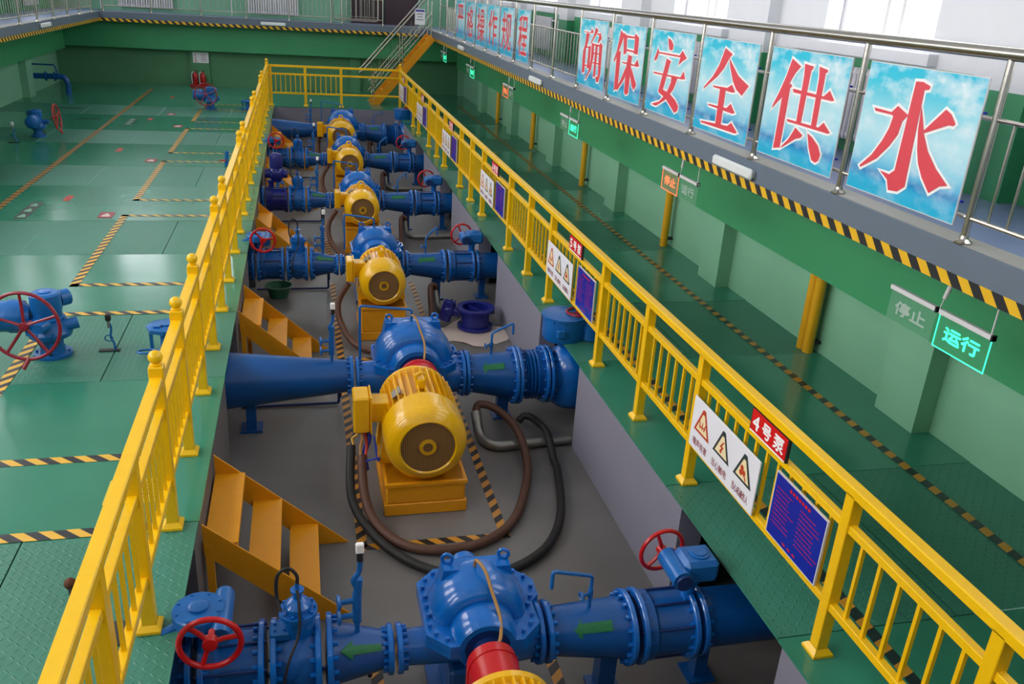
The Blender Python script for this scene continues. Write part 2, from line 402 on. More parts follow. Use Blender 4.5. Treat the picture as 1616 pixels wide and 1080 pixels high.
# pit
struct(bx(-2.2, 4.1, PY0-.2, PY1+.1, PZ-.1, PZ), 'floor', 'pit_floor')
struct(bx(PX0, PX1, PY1, PY1+.3, PZ, -.022), 'wall_pit_far', 'pit_wall')
struct(bx(PX0-1.4, PX1+1.4, PY0-.3, PY0, PZ, -.022), 'wall_pit_near', 'pit_wall')
NI = [(3.47, 4.95), (7.54, 9.07), (11.5, 12.9), (15.54, 17.0), (19.5, 21.0), (23.65, 25.1)]
prev = PY0
for a, b in NI+[(PY1+.1, 0)]:
    struct(bx(PX1, PX1+.2, prev, a, PZ, -.022), 'wall_pit_right', 'pit_wall')
    struct(bx(PX0-.2, PX0, prev, a, PZ, -.022), 'wall_pit_left', 'pit_wall_shade')
    prev = b
struct(bx(4.0, 4.1, PY0-.2, PY1+.1, PZ, -.022), 'wall_trench_right', 'trench')
struct(bx(-2.2, -2.1, PY0-.2, PY1+.1, PZ, -.022), 'wall_trench_left', 'trench')
# lower storey: right wall, columns, beam
for s in (0, 1):
    nm = ('right', 'left')[s]
    fx = (lambda x: x) if s == 0 else None
    xw = XW1 if s == 0 else XW0; sg = 1 if s == 0 else -1
    def sb(a, b, y0, y1, z0, z1): return bx(min(a, b), max(a, b), y0, y1, z0, z1)
    struct(sb(xw, xw+sg*.25, YW0, YW1, -.08, 2.17), 'wall_'+nm, 'wall_lt')
    for k in range(-1, 7):
        y = 5.78+4.06*k if s == 0 else 5.3+3.5*k
        struct(sb(xw-sg*.19, xw, y, y+.55, 0, 1.2), 'column', 'wall_lt')
    xb = 5.18 if s == 0 else -7.02
    struct(sb(xb, xw, YW0, 30.0, .93 if s == 0 else 1.04, SLB), 'beam_'+nm, 'wall_dk')
    # walkway
    xe = RX if s == 0 else LX
    struct(sb(xe, xw+sg*.25, YW0, FY if s == 0 else FY, SLB, SLZ), 'walkway_slab', 'slab')
    struct(sb(xe+sg*.02, xe+sg*.22, YW0, FY, SLZ, SLZ+.006), 'trim_walkway_border', 'kerb')
    struct(sb(xe+sg*.22, xw, YW0, YW1, SLZ, SLZ+.004), 'floor_walkway', 'walk')
# far end
struct(bx(XW0-.3, XW1+.3, 30.34, 30.6, -.08, SLB), 'wall_far', 'wall_far')
struct(bx(XW0, XW1, 30.02, 30.34, 1.12, SLB), 'beam_far', 'wall_dk')
struct(bx(-3.45, -2.86, 30.24, 30.34, 0, 1.12), 'column', 'wall_far')
struct(bx(1.6, 1.95, 30.2, 30.34, 0, 1.12), 'column', 'wall_far')
struct(bx(XW0-.25, XW1+.25, FY, YW1, SLB, SLZ), 'walkway_slab', 'slab')
struct(bx(LX, RX, FY+.02, FY+.2, SLZ, SLZ+.006), 'trim_walkway_border', 'kerb')
struct(bx(LX, RX, FY+.2, YW1, SLZ, SLZ+.004), 'floor_walkway', 'walk')
# near walkway under the camera
struct(bx(XW0, XW1, YW0, .3, SLB, SLZ), 'walkway_slab', 'slab')
# upper storey: walls with window openings
WB = SLZ-.3
for s in (0, 1):
    nm = ('right', 'left')[s]; xw = XW1 if s == 0 else XW0; sg = 1 if s == 0 else -1
    def sb(a, b, y0, y1, z0, z1): return bx(min(a, b), max(a, b), y0, y1, z0, z1)
    GT = 3.08                                                    # top of the green dado
    struct(sb(xw, xw+sg*.35, YW0, YW1+.3, 2.17, GT), 'wall_'+nm, 'wall_dk')
    struct(sb(xw, xw+sg*.35, YW0, YW1+.3, GT, WIN_Z0), 'wall_'+nm, 'white')
    struct(sb(xw, xw+sg*.35, YW0, YW1+.3, WIN_Z1, ZC), 'wall_'+nm, 'white')
    prev = YW0
    for k, y in enumerate(WIN_Y):
        struct(sb(xw, xw+sg*.35, prev, y, WIN_Z0, WIN_Z1), 'wall_'+nm, 'white'); prev = y+WIN_W
        struct(sb(xw-sg*.1, xw+sg*.3, y-.12, y+WIN_W+.5, GT+.02, WIN_Z0-.02), 'window_sill', 'white')
        f = MB()
        for yy in (y+.03, y+WIN_W*.5-.12, y+WIN_W*.5+.12, y+WIN_W-.03): f.box((xw+sg*.22, yy, (WIN_Z0+WIN_Z1)/2), (.06, .05, WIN_Z1-WIN_Z0))
        for zz in (WIN_Z0+.03, 6.0, WIN_Z1-.03): f.box((xw+sg*.22, y+WIN_W/2, zz), (.06, WIN_W, .05))
        w = f.build('window_%d' % (k+1+8*s), 'alum', None, 0); w['kind'] = 'structure'
        g = MB().box((xw+sg*.22, y+WIN_W/2, (WIN_Z0+WIN_Z1)/2), (.008, WIN_W, WIN_Z1-WIN_Z0)).build('window_pane', 'pane', w, 0)
    struct(sb(xw, xw+sg*.35, prev, YW1+.3, WIN_Z0, WIN_Z1), 'wall_'+nm, 'white')
    for k in range(8):                                           # pilasters
        y = WIN_Y[k]+WIN_W+.95
        struct(sb(xw-sg*.16, xw, y, y+.6, 3.0, ZC), 'pilaster', 'white'); struct(sb(xw-sg*.16, xw, y, y+.6, SLZ, 3.0), 'pilaster', 'wall_dk')
struct(bx(XW0-.35, XW1+.35, YW1, YW1+.3, WB, 3.1), 'wall_far', 'wall_lt')
struct(bx(XW0-.35, XW1+.35, YW1, YW1+.3, 3.1, 5.3), 'wall_far', 'white')
struct(bx(XW0-.35, XW1+.35, YW1, YW1+.3, 6.9, ZC), 'wall_far', 'white')
px = XW0-.35
for k, x in enumerate(FAR_WX+[XW1+.35]):
    struct(bx(px, x if k < 4 else XW1+.35, YW1, YW1+.3, 5.3, 6.9), 'wall_far', 'white'); px = x+1.6
    if k < 4:
        f = MB()
        for xx in (x+.03, x+.8, x+1.57): f.box((xx, YW1+.15, 6.1), (.05, .06, 1.6))
        for zz in (5.33, 6.87): f.box((x+.8, YW1+.15, zz), (1.6, .06, .05))
        w = f.build('window_%d' % (17+k), 'alum', None, 0); w['kind'] = 'structure'
        MB().box((x+.8, YW1+.15, 6.1), (1.6, .008, 1.6)).build('window_pane', 'pane', w, 0)
struct(bx(XW0-.35, XW1+.35, YW0-.3, YW0, -.1, ZC), 'wall_near', 'white')
struct(bx(XW0-.4, XW1+.4, YW0-.4, YW1+.4, ZC, ZC+.2), 'ceiling', 'ceil')
# double door at the end of the far walkway
d = bx(1.72, 3.9, YW1-.07, YW1, SLZ, 4.3).build('door_1', 'door', None, 0); d['kind'] = 'structure'
m = MB()
for x in (1.72, 2.81, 3.9): m.box((x, YW1-.08, 3.24), (.06, .05, 2.14))
m.build('door_frame', 'dark', d, 0); MB().box((2.7, YW1-.11, 3.2), (.03, .06, .22)).build('door_handle', 'steel', d)
# tape laid on edges and floors
def strip(name, a, b, w, m, nrm=(0, 0, 1), lift=.003):
    a, b, n = V(a), V(b), V(nrm); d = (b-a).normalized(); c = n.cross(d)*w/2; L = (b-a).length; l = n*lift
    q = MB().quad(a-c+l, b-c+l, b+c+l, a+c+l, [(0, 0), (L, 0), (L, w), (0, w)])
    return struct(q, name, m)
strip('trim_fascia_tape', (RX, .3, 1.945), (RX, FY, 1.945), .085, 'haz', (-1, 0, 0))
strip('trim_fascia_tape', (LX, FY, 1.945), (LX, .3, 1.945), .085, 'haz', (1, 0, 0))
strip('trim_fascia_tape', (LX, FY, 1.945), (RX-.2, FY, 1.945), .085, 'haz', (0, -1, 0))
strip('floor_marking', (4.84, 2, 0), (4.84, 27.5, 0), .085, 'haz_s')
strip('floor_marking', (3.29, 2, 0), (3.29, 26.4, 0), .085, 'haz_s')
strip('floor_marking', (-4.5, 2, 0), (-4.5, 29.2, 0), .1, 'haz_s')
GATES = [(5.21, 6.2), (9.37, 10.33), (13.57, 14.58), (17.79, 18.7), (21.8, 22.88), (25.0, 26.1)]
for k, (a, b) in enumerate(GATES):
    strip('floor_marking', (-2.7, a, 0), (-.99, a, 0), .1, 'haz_f'); strip('floor_marking', (-2.7, b, 0), (-.99, b, 0), .1, 'haz_f')
    if k < 5: strip('floor_marking', (-2.66, b-.05, 0), (-2.66, GATES[k+1][0]+.05, 0), .1, 'haz_f')
for y in YL:
    for a, b in (((.38, y+.75, PZ), (.38, y-2.25, PZ)), ((1.62, y-2.25, PZ), (1.62, y+.75, PZ)), ((.33, y-2.25, PZ), (1.67, y-2.25, PZ))): strip('floor_marking', a, b, .085, 'haz_p')
rng = random.Random(3)
st = MB(); n = 15; st.add([(2.55+.16*math.cos(2*pi*k/n)*rng.uniform(.6, 1.3), 3.52+.3*math.sin(2*pi*k/n)*rng.uniform(.6, 1.2), PZ+.003) for k in range(n)], [tuple(range(n))]); struct(st, 'floor_stain', 'rust')
# ------------------------------------------------------------------ pump lines
ORD = ['nearest pump line', 'second pump line', 'third pump line', 'fourth pump line', 'fifth pump line', 'farthest pump line']
def handwheel(parent, c, ax, R, r=.012, n=3, m='red', back=.08, twist=.5):
    """rim with hub and curved spokes; ax points from the gearbox to the wheel"""
    c = V(c); u, w, d = frame(ax)
    rim = MB().torus(c, d, R, r, 40, 10).build('handwheel', m, parent)
    MB().lathe(c-d*back, d, [(0, r*1.1), (back-.03, r*1.1), (back-.03, r*2.4), (back+.02, r*2.4), (back+.025, r*1.2)], 14).build('hub', m, rim)
    for k in range(n):
        a = twist+2*pi*k/n; e = u*math.cos(a)+w*math.sin(a)
        MB().tube([c+e*r*1.5-d*.005, c+e*R*.5-d*.012, c+e*R], r*.85, 8, 5).build('spoke', m, rim)
    return rim
def arrow(parent, x0, x1, y, z, rad, hw=.035):
    """green flow arrow wrapped on the front of a pipe, pointing to -x"""
    def on(x, t, rr): return (x, y-rr*math.cos(t), z+rr*math.sin(t))
    m = MB(); r_at = lambda x: rad[0]+(rad[1]-rad[0])*(x-x0)/(x1-x0)+.004
    a0 = .75; h = hw/max(rad); N = 4
    xh = x0+.3*(x1-x0)
    for (xa, xb, wa, wb) in ((x0, xh, .05, 2.1), (xh, x1, 1, 1)):
        for i in range(N):
            f0, f1 = -1+2*i/N, -1+2*(i+1)/N
            m.add([on(xa, a0+f0*wa*h, r_at(xa)), on(xb, a0+f0*wb*h, r_at(xb)), on(xb, a0+f1*wb*h, r_at(xb)), on(xa, a0+f1*wa*h, r_at(xa))], [(0, 1, 2, 3)])
    return m.build('flow_arrow', 'green_a', parent)
def valve_tap(mb, p, d, s=1):
    """little bib tap with T handle on a thin pipe"""
    p, d = V(p), V(d).normalized(); u, w, d = frame(d)
    mb.cyl(p-V((0, 0, .03*s)), p+V((0, 0, .03*s)), .017*s, n=8); mb.cyl(p, p+d*.06*s, .01*s, n=8); mb.torus(p+d*.065*s, d, .024*s, .006*s, 12, 6); mb.cyl(p+d*.06*s-u*.024*s, p+d*.06*s+u*.024*s, .004*s, n=6)
def suction_pipe(k, yl, xa, xb, za, zb, ra, rb, fa, fb, side, blue='blue_p'):
    t = thing('suction_pipe', 'blue tapered suction pipe with green arrow in the '+ORD[k], 'pipe', (xb, yl, PZ), 'suction pipes of the pump lines')
    o = MB().cyl((xa, yl, za), (xb, yl, zb), ra, rb, 40).build('pipe', blue, t)
    MB().flange(xa+.02, yl, za, fa, .036, 1).build('flange', 'blue', t); MB().flange(xb-.02, yl, zb, fb, .036, -1).build('flange', 'blue', t)
    arrow(t, xa+.24*(xb-xa), xa+.72*(xb-xa), yl, za*.5+zb*.5, (ra*.75+rb*.25, ra*.25+rb*.75))
    xm = xa*.48+xb*.52; zt = (za+zb)/2+(ra+rb)/2-.02
    MB().pipe([(xm, yl, zt), (xm, yl, zt+.27), (xm+side[0], yl+side[1], zt+.4), (xm+side[0], yl+side[1], zt+.27)], .013, 8, .03).build('drain_pipe', 'blue_a', t)
    m = MB(); valve_tap(m, (xm, yl, zt+.13), (-1, -.3, 0), 1.1); m.build('tap', 'blue_a', t)
    MB().box((xb-.12, yl, (zb-rb+PZ)/2), (.12, .12, zb-rb-PZ+.04)).box((xb-.12, yl, PZ+.01), (.22, .2, .02)).build('pipe_support', 'blue_p', t)
    return t
def butterfly(k, yl, xa, xb, z, r, fr, left, kind):
    nm = 'left' if left else 'right'; xs = (xa+.1 if kind == 'motor' else xa+.02) if left else xb-.03
    lab = {'round': 'blue valve with red handwheel and round gearbox, discharge side of ', 'box': 'blue valve with red handwheel behind a boxy gearbox, suction side of ', 'motor': 'dark indigo motorised valve with domed actuator, discharge side of '}[kind]+'the '
    t = thing('butterfly_valve', lab+ORD[k], 'valve', ((xa+xb)/2, yl, PZ), 'valves of the pump lines')
    bm = 'indigo' if kind == 'motor' else 'blue'
    MB().lathe((xa, yl, z), (1, 0, 0), [(0, r), (.05, r+.02), (.1, r+.02), (.12, r), (xb-xa-.03, r), (xb-xa, r+.01)], 40).build('body', bm if kind == 'motor' else 'blue_p', t)
    for x, s in ((xa+.02, 1), (xb-.02, -1)): MB().flange(x, yl, z, fr, .036, s).build('flange', bm, t)
    for a in (.5, 1.25, 2.1, 2.8, 3.9, 5.3):
        e = (0, -(fr-.03)*math.cos(a), (fr-.03)*math.sin(a)); MB().cyl((xa-.012, yl+e[1], z+e[2]), (xb+.012, yl+e[1], z+e[2]), .01, n=8).build('tie_rod', 'boltblue', t)
    zt = z+r
    MB().lathe((xs, yl, zt-.03), (0, 0, 1), [(0, .05), (.05, .045), (.16, .05), (.165, .075), (.19, .075)], 18).build('stem', bm, t)
    z0 = zt+.15
    if kind == 'round':
        g = MB().lathe((xs, yl, z0), (0, 0, 1), [(0, .13), (.01, .15), (.085, .15), (.095, .142)], 36).lathe((xs, yl, z0+.09), (0, 0, 1), [(0, .055), (.02, .055), (.025, .045)], 20)
        g.cyl((xs+.13, yl-.2, z0+.03), (xs+.13, yl+.17, z0+.03), .06, n=20).sphere((xs+.13, yl+.17, z0+.03), .06).bolts((xs, yl, z0+.09), (0, 0, 1), .125, 8, .01, .012).cyl((xs-.12, yl-.06, z0+.02), (xs-.2, yl-.1, z0+.01), .035, .028, n=10)
        g.build('gearbox', 'blue_a', t)
        handwheel(t, (xs+.09, yl-.3, z0+.085), (0, -1, 0), .165, .017, 3, 'red', .1, .2)
    elif kind == 'box':
        g = MB().box((xs+.04, yl+.02, z0+.085), (.25, .23, .17), bev=.03).cyl((xs-.11, yl-.13, z0+.07), (xs-.11, yl+.15, z0+.07), .07, n=22).lathe((xs+.05, yl+.02, z0+.165), (0, 0, 1), [(0, .07), (.015, .07), (.018, .05), (.025, .05)], 24)
        g.build('gearbox', 'blue_a', t)
        MB().cyl((xs-.11, yl-.135, z0+.07), (xs-.11, yl-.155, z0+.07), .055, n=18).build('end_cap', 'boltblue', t)
        handwheel(t, (xs-.12, yl+.22, z0+.07), (-.12, 1, .05), .16, .015, 3, 'red', .12, 1.2)
    else:
        g = MB().sphere((xs+.1, yl, z0+.13), .15, 20).lathe((xs+.1, yl, z0), (0, 0, 1), [(-.02, .09), (.02, .1), (.1, .14)], 24).cyl((xs+.1, yl, z0+.13), (xs+.3, yl, z0+.12), .075, n=20).cyl((xs-.1, yl, z0+.13), (xs+.1, yl, z0+.13), .085, n=18).bolts((xs+.1, yl, z0+.2), (0, 0, 1), .135, 8, .012, .02)
        g.build('actuator_body', 'indigo', t)
        MB().lathe((xs+.1, yl, z0+.24), (0, 0, 1), [(0, .115), (.02, .12), (.19, .118), (.24, .1), (.265, .06), (.27, .0001)], 28).build('actuator_dome', 'indigo', t)
        m = MB(); valve_tap(m, (xb-.16, yl-.05, zt+.1), (1, -.4, .3), 1.6); m.cyl((xb-.16, yl-.05, zt), (xb-.16, yl-.05, zt+.2), .014, n=8); m.build('tap', 'blue_a', t)
    return t
def check_valve(k, yl, xa, xb, z, r, fr):
    t = thing('check_valve', 'blue check valve with upright damper and looped tube in the '+ORD[k], 'valve', ((xa+xb)/2, yl, PZ), 'check valves of the pump lines'); xm = (xa+xb)/2
    MB().lathe((xa, yl, z), (1, 0, 0), [(0, r), (.08, r), (.14, r+.03), (.22, r+.02), (xb-xa, r)], 40).build('body', 'blue_p', t)
    for x, s in ((xa+.02, 1), (xb-.02, -1)): MB().flange(x, yl, z, fr, .036, s).build('flange', 'blue', t)
    zt = z+r
    MB().lathe((xm+.02, yl, zt-.06), (0, 0, 1), [(0, .08), (.1, .095), (.2, .095), (.2, .115), (.23, .115), (.23, .085), (.27, .08), (.3, .05), (.31, .025), (.36, .025), (.362, .04), (.375, .04), (.377, .015), (.42, .012)], 26).bolts((xm+.02, yl, zt+.14), (0, 0, 1), .1, 10, .009, .05).build('damper', 'blue', t)
    MB().box((xm-.09, yl-.02, zt+.03), (.12, .12, .06), bev=.01).bolts((xm-.09, yl-.02, zt+.06), (0, 0, 1), .04, 4, .01, .015).build('cover', 'blue_a', t)
    MB().tube([(xm+.02, yl, zt+.34), (xm+.02, yl-.005, zt+.42), (xm-.03, yl, zt+.47), (xm-.09, yl, zt+.42), (xm-.1, yl, zt+.28), (xm-.08, yl-.05, zt+.2)], .011, 8).build('top_tube', 'dark', t)
    MB().tube([(xm+.02, yl-.03, zt+.33), (xm+.03, yl-.09, zt+.24), (xm+.02, yl-.15, zt+.1), (xm-.04, yl-.24, zt-.02), (xm-.07, yl-r-.05, zt-.18), (xm-.05, yl-r-.03, z-.05)], .009, 8).build('side_tube', 'dark', t)
    return t
def discharge_pipe(k, yl, xa, xb, za, zb, ra, rb, fa, fb, cone):
    """from xa (left, big) to xb (pump side, small)"""
    lab = 'long blue discharge cone widening to the left pit wall in the ' if cone else 'blue discharge reducer with green arrow and gauge riser in the '
    t = thing('discharge_pipe', lab+ORD[k], 'pipe', ((xa+xb)/2, yl, PZ), 'discharge pipes of the pump lines')
    MB().cyl((xa, yl, za), (xb, yl, zb), ra, rb, 44).build('pipe', 'blue_p', t)
    MB().flange(xb-.02, yl, zb, fb, .036, -1).build('flange', 'blue', t)
    if not cone:
        MB().flange(xa+.02, yl, za, fa, .036, 1).build('flange', 'blue', t); arrow(t, xa+.08, xb-.08, yl, za, (ra*.9+rb*.1, ra*.2+rb*.8), .03)
    else: MB().box((xa+.38, yl, (PZ+za-ra)/2+.03), (.1, .12, za-ra-PZ+.1)).box((xa+.38, yl, PZ+.012), (.22, .22, .024)).build('pipe_support', 'blue_p', t)
    MB().pipe([(xb-.14, yl+.04, zb-rb+.01), (xb-.14, yl+.04, PZ+.3), (xb-.14, yl+.46, PZ+.26), (xb-.14, yl+.46, PZ+.025), (PX0+.03, yl+.46, PZ+.025)], .016, 8, .03).build('drain_line', 'boltblue', t)
    xr = xb-.22; zr = zb+.1
    rs = MB().cyl((xr, yl, zr), (xr, yl, zr+.4), .016, n=10).cyl((xr, yl, zr+.32), (xr+.01, yl, zr+.47), .026, n=10)
    rs.tube([(xr, yl, zr+.4), (xr-.02, yl, zr+.46), (xr+.015, yl, zr+.52), (xr+.02, yl, zr+.6)], .017, 8)
    r = rs.build('gauge_riser', 'blue_a', t)
    for z in (zr+.2, zr+.31): m = MB(); valve_tap(m, (xr, yl, z), (-1, -.1, 0), 1.7); m.build('tap', 'blue_a', r)
    MB().cyl((xr+.02, yl, zr+.6), (xr+.02, yl, zr+.66), .02, n=10).build('gauge_stem', 'dark', r)
    MB().box((xr+.02, yl, zr+.69), (.05, .035, .07), bev=.008).build('gauge_dial', 'ink_w', r)
    return t
def wall_pipe(k, yl, x0, x1, z, r, left):
    t = thing('main_pipe', 'plain blue pipe running under the deck, %s end of the ' % ('discharge' if left else 'suction')+ORD[k], 'pipe', ((x0+x1)/2, yl, PZ), 'pipes through the pit walls')
    MB().cyl((x0, yl, z), (x1, yl, z), r, n=40).build('pipe', 'blue_p', t)
    MB().flange((x1 if left else x0)+(-.02 if left else .02), yl, z, r+.05, .036, -1 if left else 1).build('flange', 'blue', t)
    xs = -1.2 if left else 2.62
    MB().box((xs, yl, (PZ+z-r)/2+.02), (.09, .1, z-r-PZ+.06)).box((xs, yl, PZ+.012), (.2, .2, .024)).build('pipe_support', 'blue_p', t)
    return t
def pump(k, yl, xc, zs, R, hw, hy, xl, xr, zp, rl, rr, fl, fr, desc):
    yc = yl+.1
    t = thing('centrifugal_pump', desc+' in the '+ORD[k], 'pump', (xc, yc, PZ), 'blue split case pumps')
    s = R/.35
    prof = [(-hy+.07, R*.4), (-hy, R*.44), (-hy, R*.55), (-hy+.012, R*.58), (-hy+.1, R*.64), (-.215*s, R*.65), (-.215*s, R*.69), (-.207*s, R*.77), (-.185*s, R*.85), (-.15*s, R*.915), (-.1*s, R*.965), (-.05*s, R*.99), (0, R), (.05*s, R*.99), (.1*s, R*.965), (.15*s, R*.915), (.185*s, R*.85), (.207*s, R*.77), (.215*s, R*.66), (hy-.1, R*.62), (hy, R*.4)]
    MB().lathe((xc, yc, zs), (0, 1, 0), prof, 44, True, 0, pi).build('upper_casing', 'blue', t, 32)
    low = MB().lathe((xc, yc, zs), (0, 1, 0), [(p, r*.96) for p, r in prof], 44, True, pi, 2*pi)
    low.cyl((xl, yl, zp), (xc, yl, zp), rl, rl*1.25, 32).cyl((xr, yl, zp), (xc, yl, zp), rr, rr*1.25, 32).build('lower_casing', 'blue', t, 50)
    c = .13; P = [(-hw+c, -hy), (-.18*s, -hy), (-.16*s, -hy+.06), (.16*s, -hy+.06), (.18*s, -hy), (hw-c, -hy), (hw, -hy+c), (hw, -.04), (hw+.06, .02), (hw+.06, .18), (hw, .25), (hw-c, hy), (-hw+c, hy), (-hw, hy-c), (-hw, -hy+c)]
    pf = MB().prism([(xc+a, yc+b, zs+.002) for a, b in P], (0, 0, .045)).prism([(xc+a, yc+b, zs-.045) for a, b in P], (0, 0, .043)); bl = pf
    for i in range(len(P)):
        a, b = V(P[i]), V(P[(i+1) % len(P)]); n = max(1, int((b-a).length/.085))
        for j in range(n):
            q = a.lerp(b, (j+.5)/n); q -= q.normalized()*.035
            if abs(q.x) < .2*s and q.y < 0: continue
            bl.cyl((xc+q.x, yc+q.y, zs+.045), (xc+q.x, yc+q.y, zs+.075), .015, n=6)
    pf.build('split_flange', 'blue', t, 20)
    MB().prism([(xc-.3*s, yc+.02, zs), (xc-.235*s, yc+.02, zs+R*.93), (xc+.235*s, yc+.02, zs+R*.93), (xc+.3*s, yc+.02, zs)], (0, .13*s, 0)).build('lifting_web', 'blue', t, 20)
    for sx in (-.2, .2): MB().torus((xc+sx*s, yc+.1, zs+R*.93+.035), (.3, 1, 0), .033, .012, 18, 8).build('lifting_eye', 'blue', t)
    for sy in (-1, 1): MB().lathe((xc, yc+sy*(hy-.05), zs), (0, sy, 0), [(0, .13*s), (.03, .15*s), (.05, .15*s), (.05, .1*s), (.16, .1*s), (.16, .05), (.2, .05)], 28).build('bearing_housing', 'boltblue' if sy < 0 else 'blue', t)
    f1 = MB().flange(xl+.02, yl, zp, fl, .036, 1).build('flange', 'blue', t); MB().flange(xr-.02, yl, zp, fr, .036, -1).build('flange', 'blue', t)
    MB().box((xc, yc, (PZ+zs-.3)/2), (.42*s, .5*s, zs-.3-PZ), bev=.02).box((xc, yc, PZ+.03), (.62*s, .66*s, .06)).build('foot', 'blue_p', t)
    MB().prism([(xl+.06, yl-.02, zp+rl*.6), (xc-hw-.02, yl-.02, zs-.05), (xc-hw+.06, yl-.02, zs-.05), (xl+.2, yl-.02, zp+rl*.6)], (0, .04, 0)).build('rib', 'blue', t, 0)
    # coupling guard
    y0, y1 = yc-hy-.1, yc-hy-.5; g = MB(); N = 16; rg = .165*s if k != 0 else .15
    pts = [(xc-rg, -.3)]+[(xc-rg*math.cos(pi*i/N), rg*math.sin(pi*i/N)) for i in range(N+1)]+[(xc+rg, -.3)]
    g.prism([(a, y0, zs+b) for a, b in pts], (0, y1-y0, 0)); rg2 = rg+.006
    pts = [(xc-rg2, -.3)]+[(xc-rg2*math.cos(pi*i/N), rg2*math.sin(pi*i/N)) for i in range(N+1)]+[(xc+rg2, -.3)]
    g.prism([(a, y0-.06, zs+b) for a, b in pts], (0, -.012, 0)); g.build('coupling_guard', 'red', t)
    zt = zs+R
    if k in (0, 1): MB().tube([(xc-.02, yc+.02, zt-.01), (xc-.02, yc-.02, zt+.07), (xc+.02, yc-.1, zt+.05), (xc+.05, yc-.2, zt-.04), (xc+.08, yc-.32, zt-.14), (xc+.06, yc-hy-.06, zs+.14*s), (xc+.02, yc-hy-.1, zs+.1)], .011, 8).build('seal_tube', 'tan', t)
    if k: MB().pipe([(xc-.02, yc-.01, zt-.02), (xc-.02, yc-.01, zt+.13), (xc-.46*s, yc-.05, zt+.2), (xc-.46*s, yc-.05, zs+.02)], .014, 8, .03).build('vent_pipe', 'blue_a', t)
    return t
def motor(k, yf, xc, zc, R, L, desc):
    """yf: front of the fan cover (towards the camera)"""
    t = thing('electric_motor', desc, 'motor', (xc, yf+L/2, PZ), 'yellow electric motors')
    yb = yf+L; cov = .36*L
    MB().lathe((xc, yf, zc), (0, 1, 0), [(.012, R*.66), (0, R*.7), (.01, R*.76), (.03, R*.86), (.07, R*.96), (.12, R*1.0), (cov, R*1.02), (cov+.005, R*.98)], 52, False).build('fan_cover', 'yellow_mo', t, 50)
    g = MB().lathe((xc, yf+.02, zc), (0, 1, 0), [(0, R*.68), (.01, R*.68)], 44).build('grille', 'grille', t, 0)
    MB().lathe((xc, yf+.008, zc), (0, 1, 0), [(0, R*.12), (0, R*.21), (.012, R*.21), (.012, R*.12)], 20, False).build('hub_ring', 'yellow_pi', g)
    body = MB().lathe((xc, yf+cov-.02, zc), (0, 1, 0), [(0, R*.86), (L-cov-.04, R*.86), (L-cov-.02, R*.95), (L-cov+.02, R*.95), (L-cov+.03, R*.6), (L-cov+.06, R*.3)], 44)
    n = 34
    for i in range(n):
        a = 2*pi*i/n
        if -2.2 < a-2*pi < -.95 and False: continue
        e = V((math.cos(a), 0, math.sin(a))); q = V((-math.sin(a), 0, math.cos(a)))*.0065; c = V((xc, 0, zc)); r0, r1 = R*.82, R*1.0
        y0, y1 = V((0, yf+cov-.01, 0)), V((0, yb-.06, 0))
        p = [c+e*r0-q, c+e*r0+q, c+e*r1+q*.6, c+e*r1-q*.6]
        body.add([v+y0 for v in p]+[v+y1 for v in p], [(0, 1, 2, 3), (4, 7, 6, 5), (0, 4, 5, 1), (1, 5, 6, 2), (2, 6, 7, 3), (3, 7, 4, 0)])
    body.build('body', 'yellow_mo', t, 30)
    MB().box((xc-R*.62, yf+cov+.22, zc+R*.74), (.1, .13, .012), M.Rotation(-.72, 3, 'Y')).build('nameplate', 'galv', t)
    ym = yf+L*.62
    MB().lathe((xc, ym-.06, zc+R*.9), (0, 0, 1), [(0, .05), (.08, .045), (.085, .03)], 14).torus((xc, ym-.06, zc+R+.06), (0, 1, 0), .045, .016, 22, 8).build('lifting_eye', 'yellow_mo', t)
    bw = R*.5
    q = 1 if R > .33 else .62
    b = MB().box((xc-R+.1-.12*q, ym, zc+R*.28), (.2, .2, .2), bev=.01).build('terminal_box', 'yellow_mo', t)
    MB().box((xc-R-.02-.155*q, ym, zc+R*.25), (.15*q, .27, R*.98), bev=.015).box((xc-R-.02-.072*q, ym, zc+R*.25), (.016, .28, R*1.0)).build('terminal_lid', 'yellow_mo', b)
    for s in (-1, 1):
        for yy in (yf+cov+.12, yb-.16): MB().prism([(xc+s*R*.55, yy-.06, zc-R*.75), (xc+s*R*.98, yy-.06, zc-R*.35), (xc+s*R*1.06, yy-.06, zc-R*1.02), (xc+s*R*.5, yy-.06, zc-R*1.02)], (0, .12, 0)).cyl((xc+s*R*.98, yy, zc-R*1.02), (xc+s*R*.98, yy, zc-R*.9), .02, n=6).build('foot', 'yellow_mo', t, 20)
    zb = zc-R*1.02
    bs = MB().box((xc, yf+L*.5, (zb+PZ+.12)/2), (R*1.96, L*.9, zb-PZ-.12), bev=.012).box((xc, yf+L*.5+.02, PZ+.06), (R*2.06, L*.96, .12), bev=.008).box((xc, yf+L*.5, zb-.015), (R*2.04, L*.94, .03)).build('base', 'yellow_st', t, 20)
    return t
P1 = dict(xc=1.0, zs=-.2, R=.345, hw=.36, hy=.38, xl=.47, xr=1.41, zp=-.4, rl=.11, rr=.155, fl=.16, fr=.205)
P2 = dict(xc=1.08, zs=-.24, R=.43, hw=.43, hy=.4, xl=.46, xr=1.62, zp=-.4, rl=.165, rr=.2, fl=.215, fr=.255)
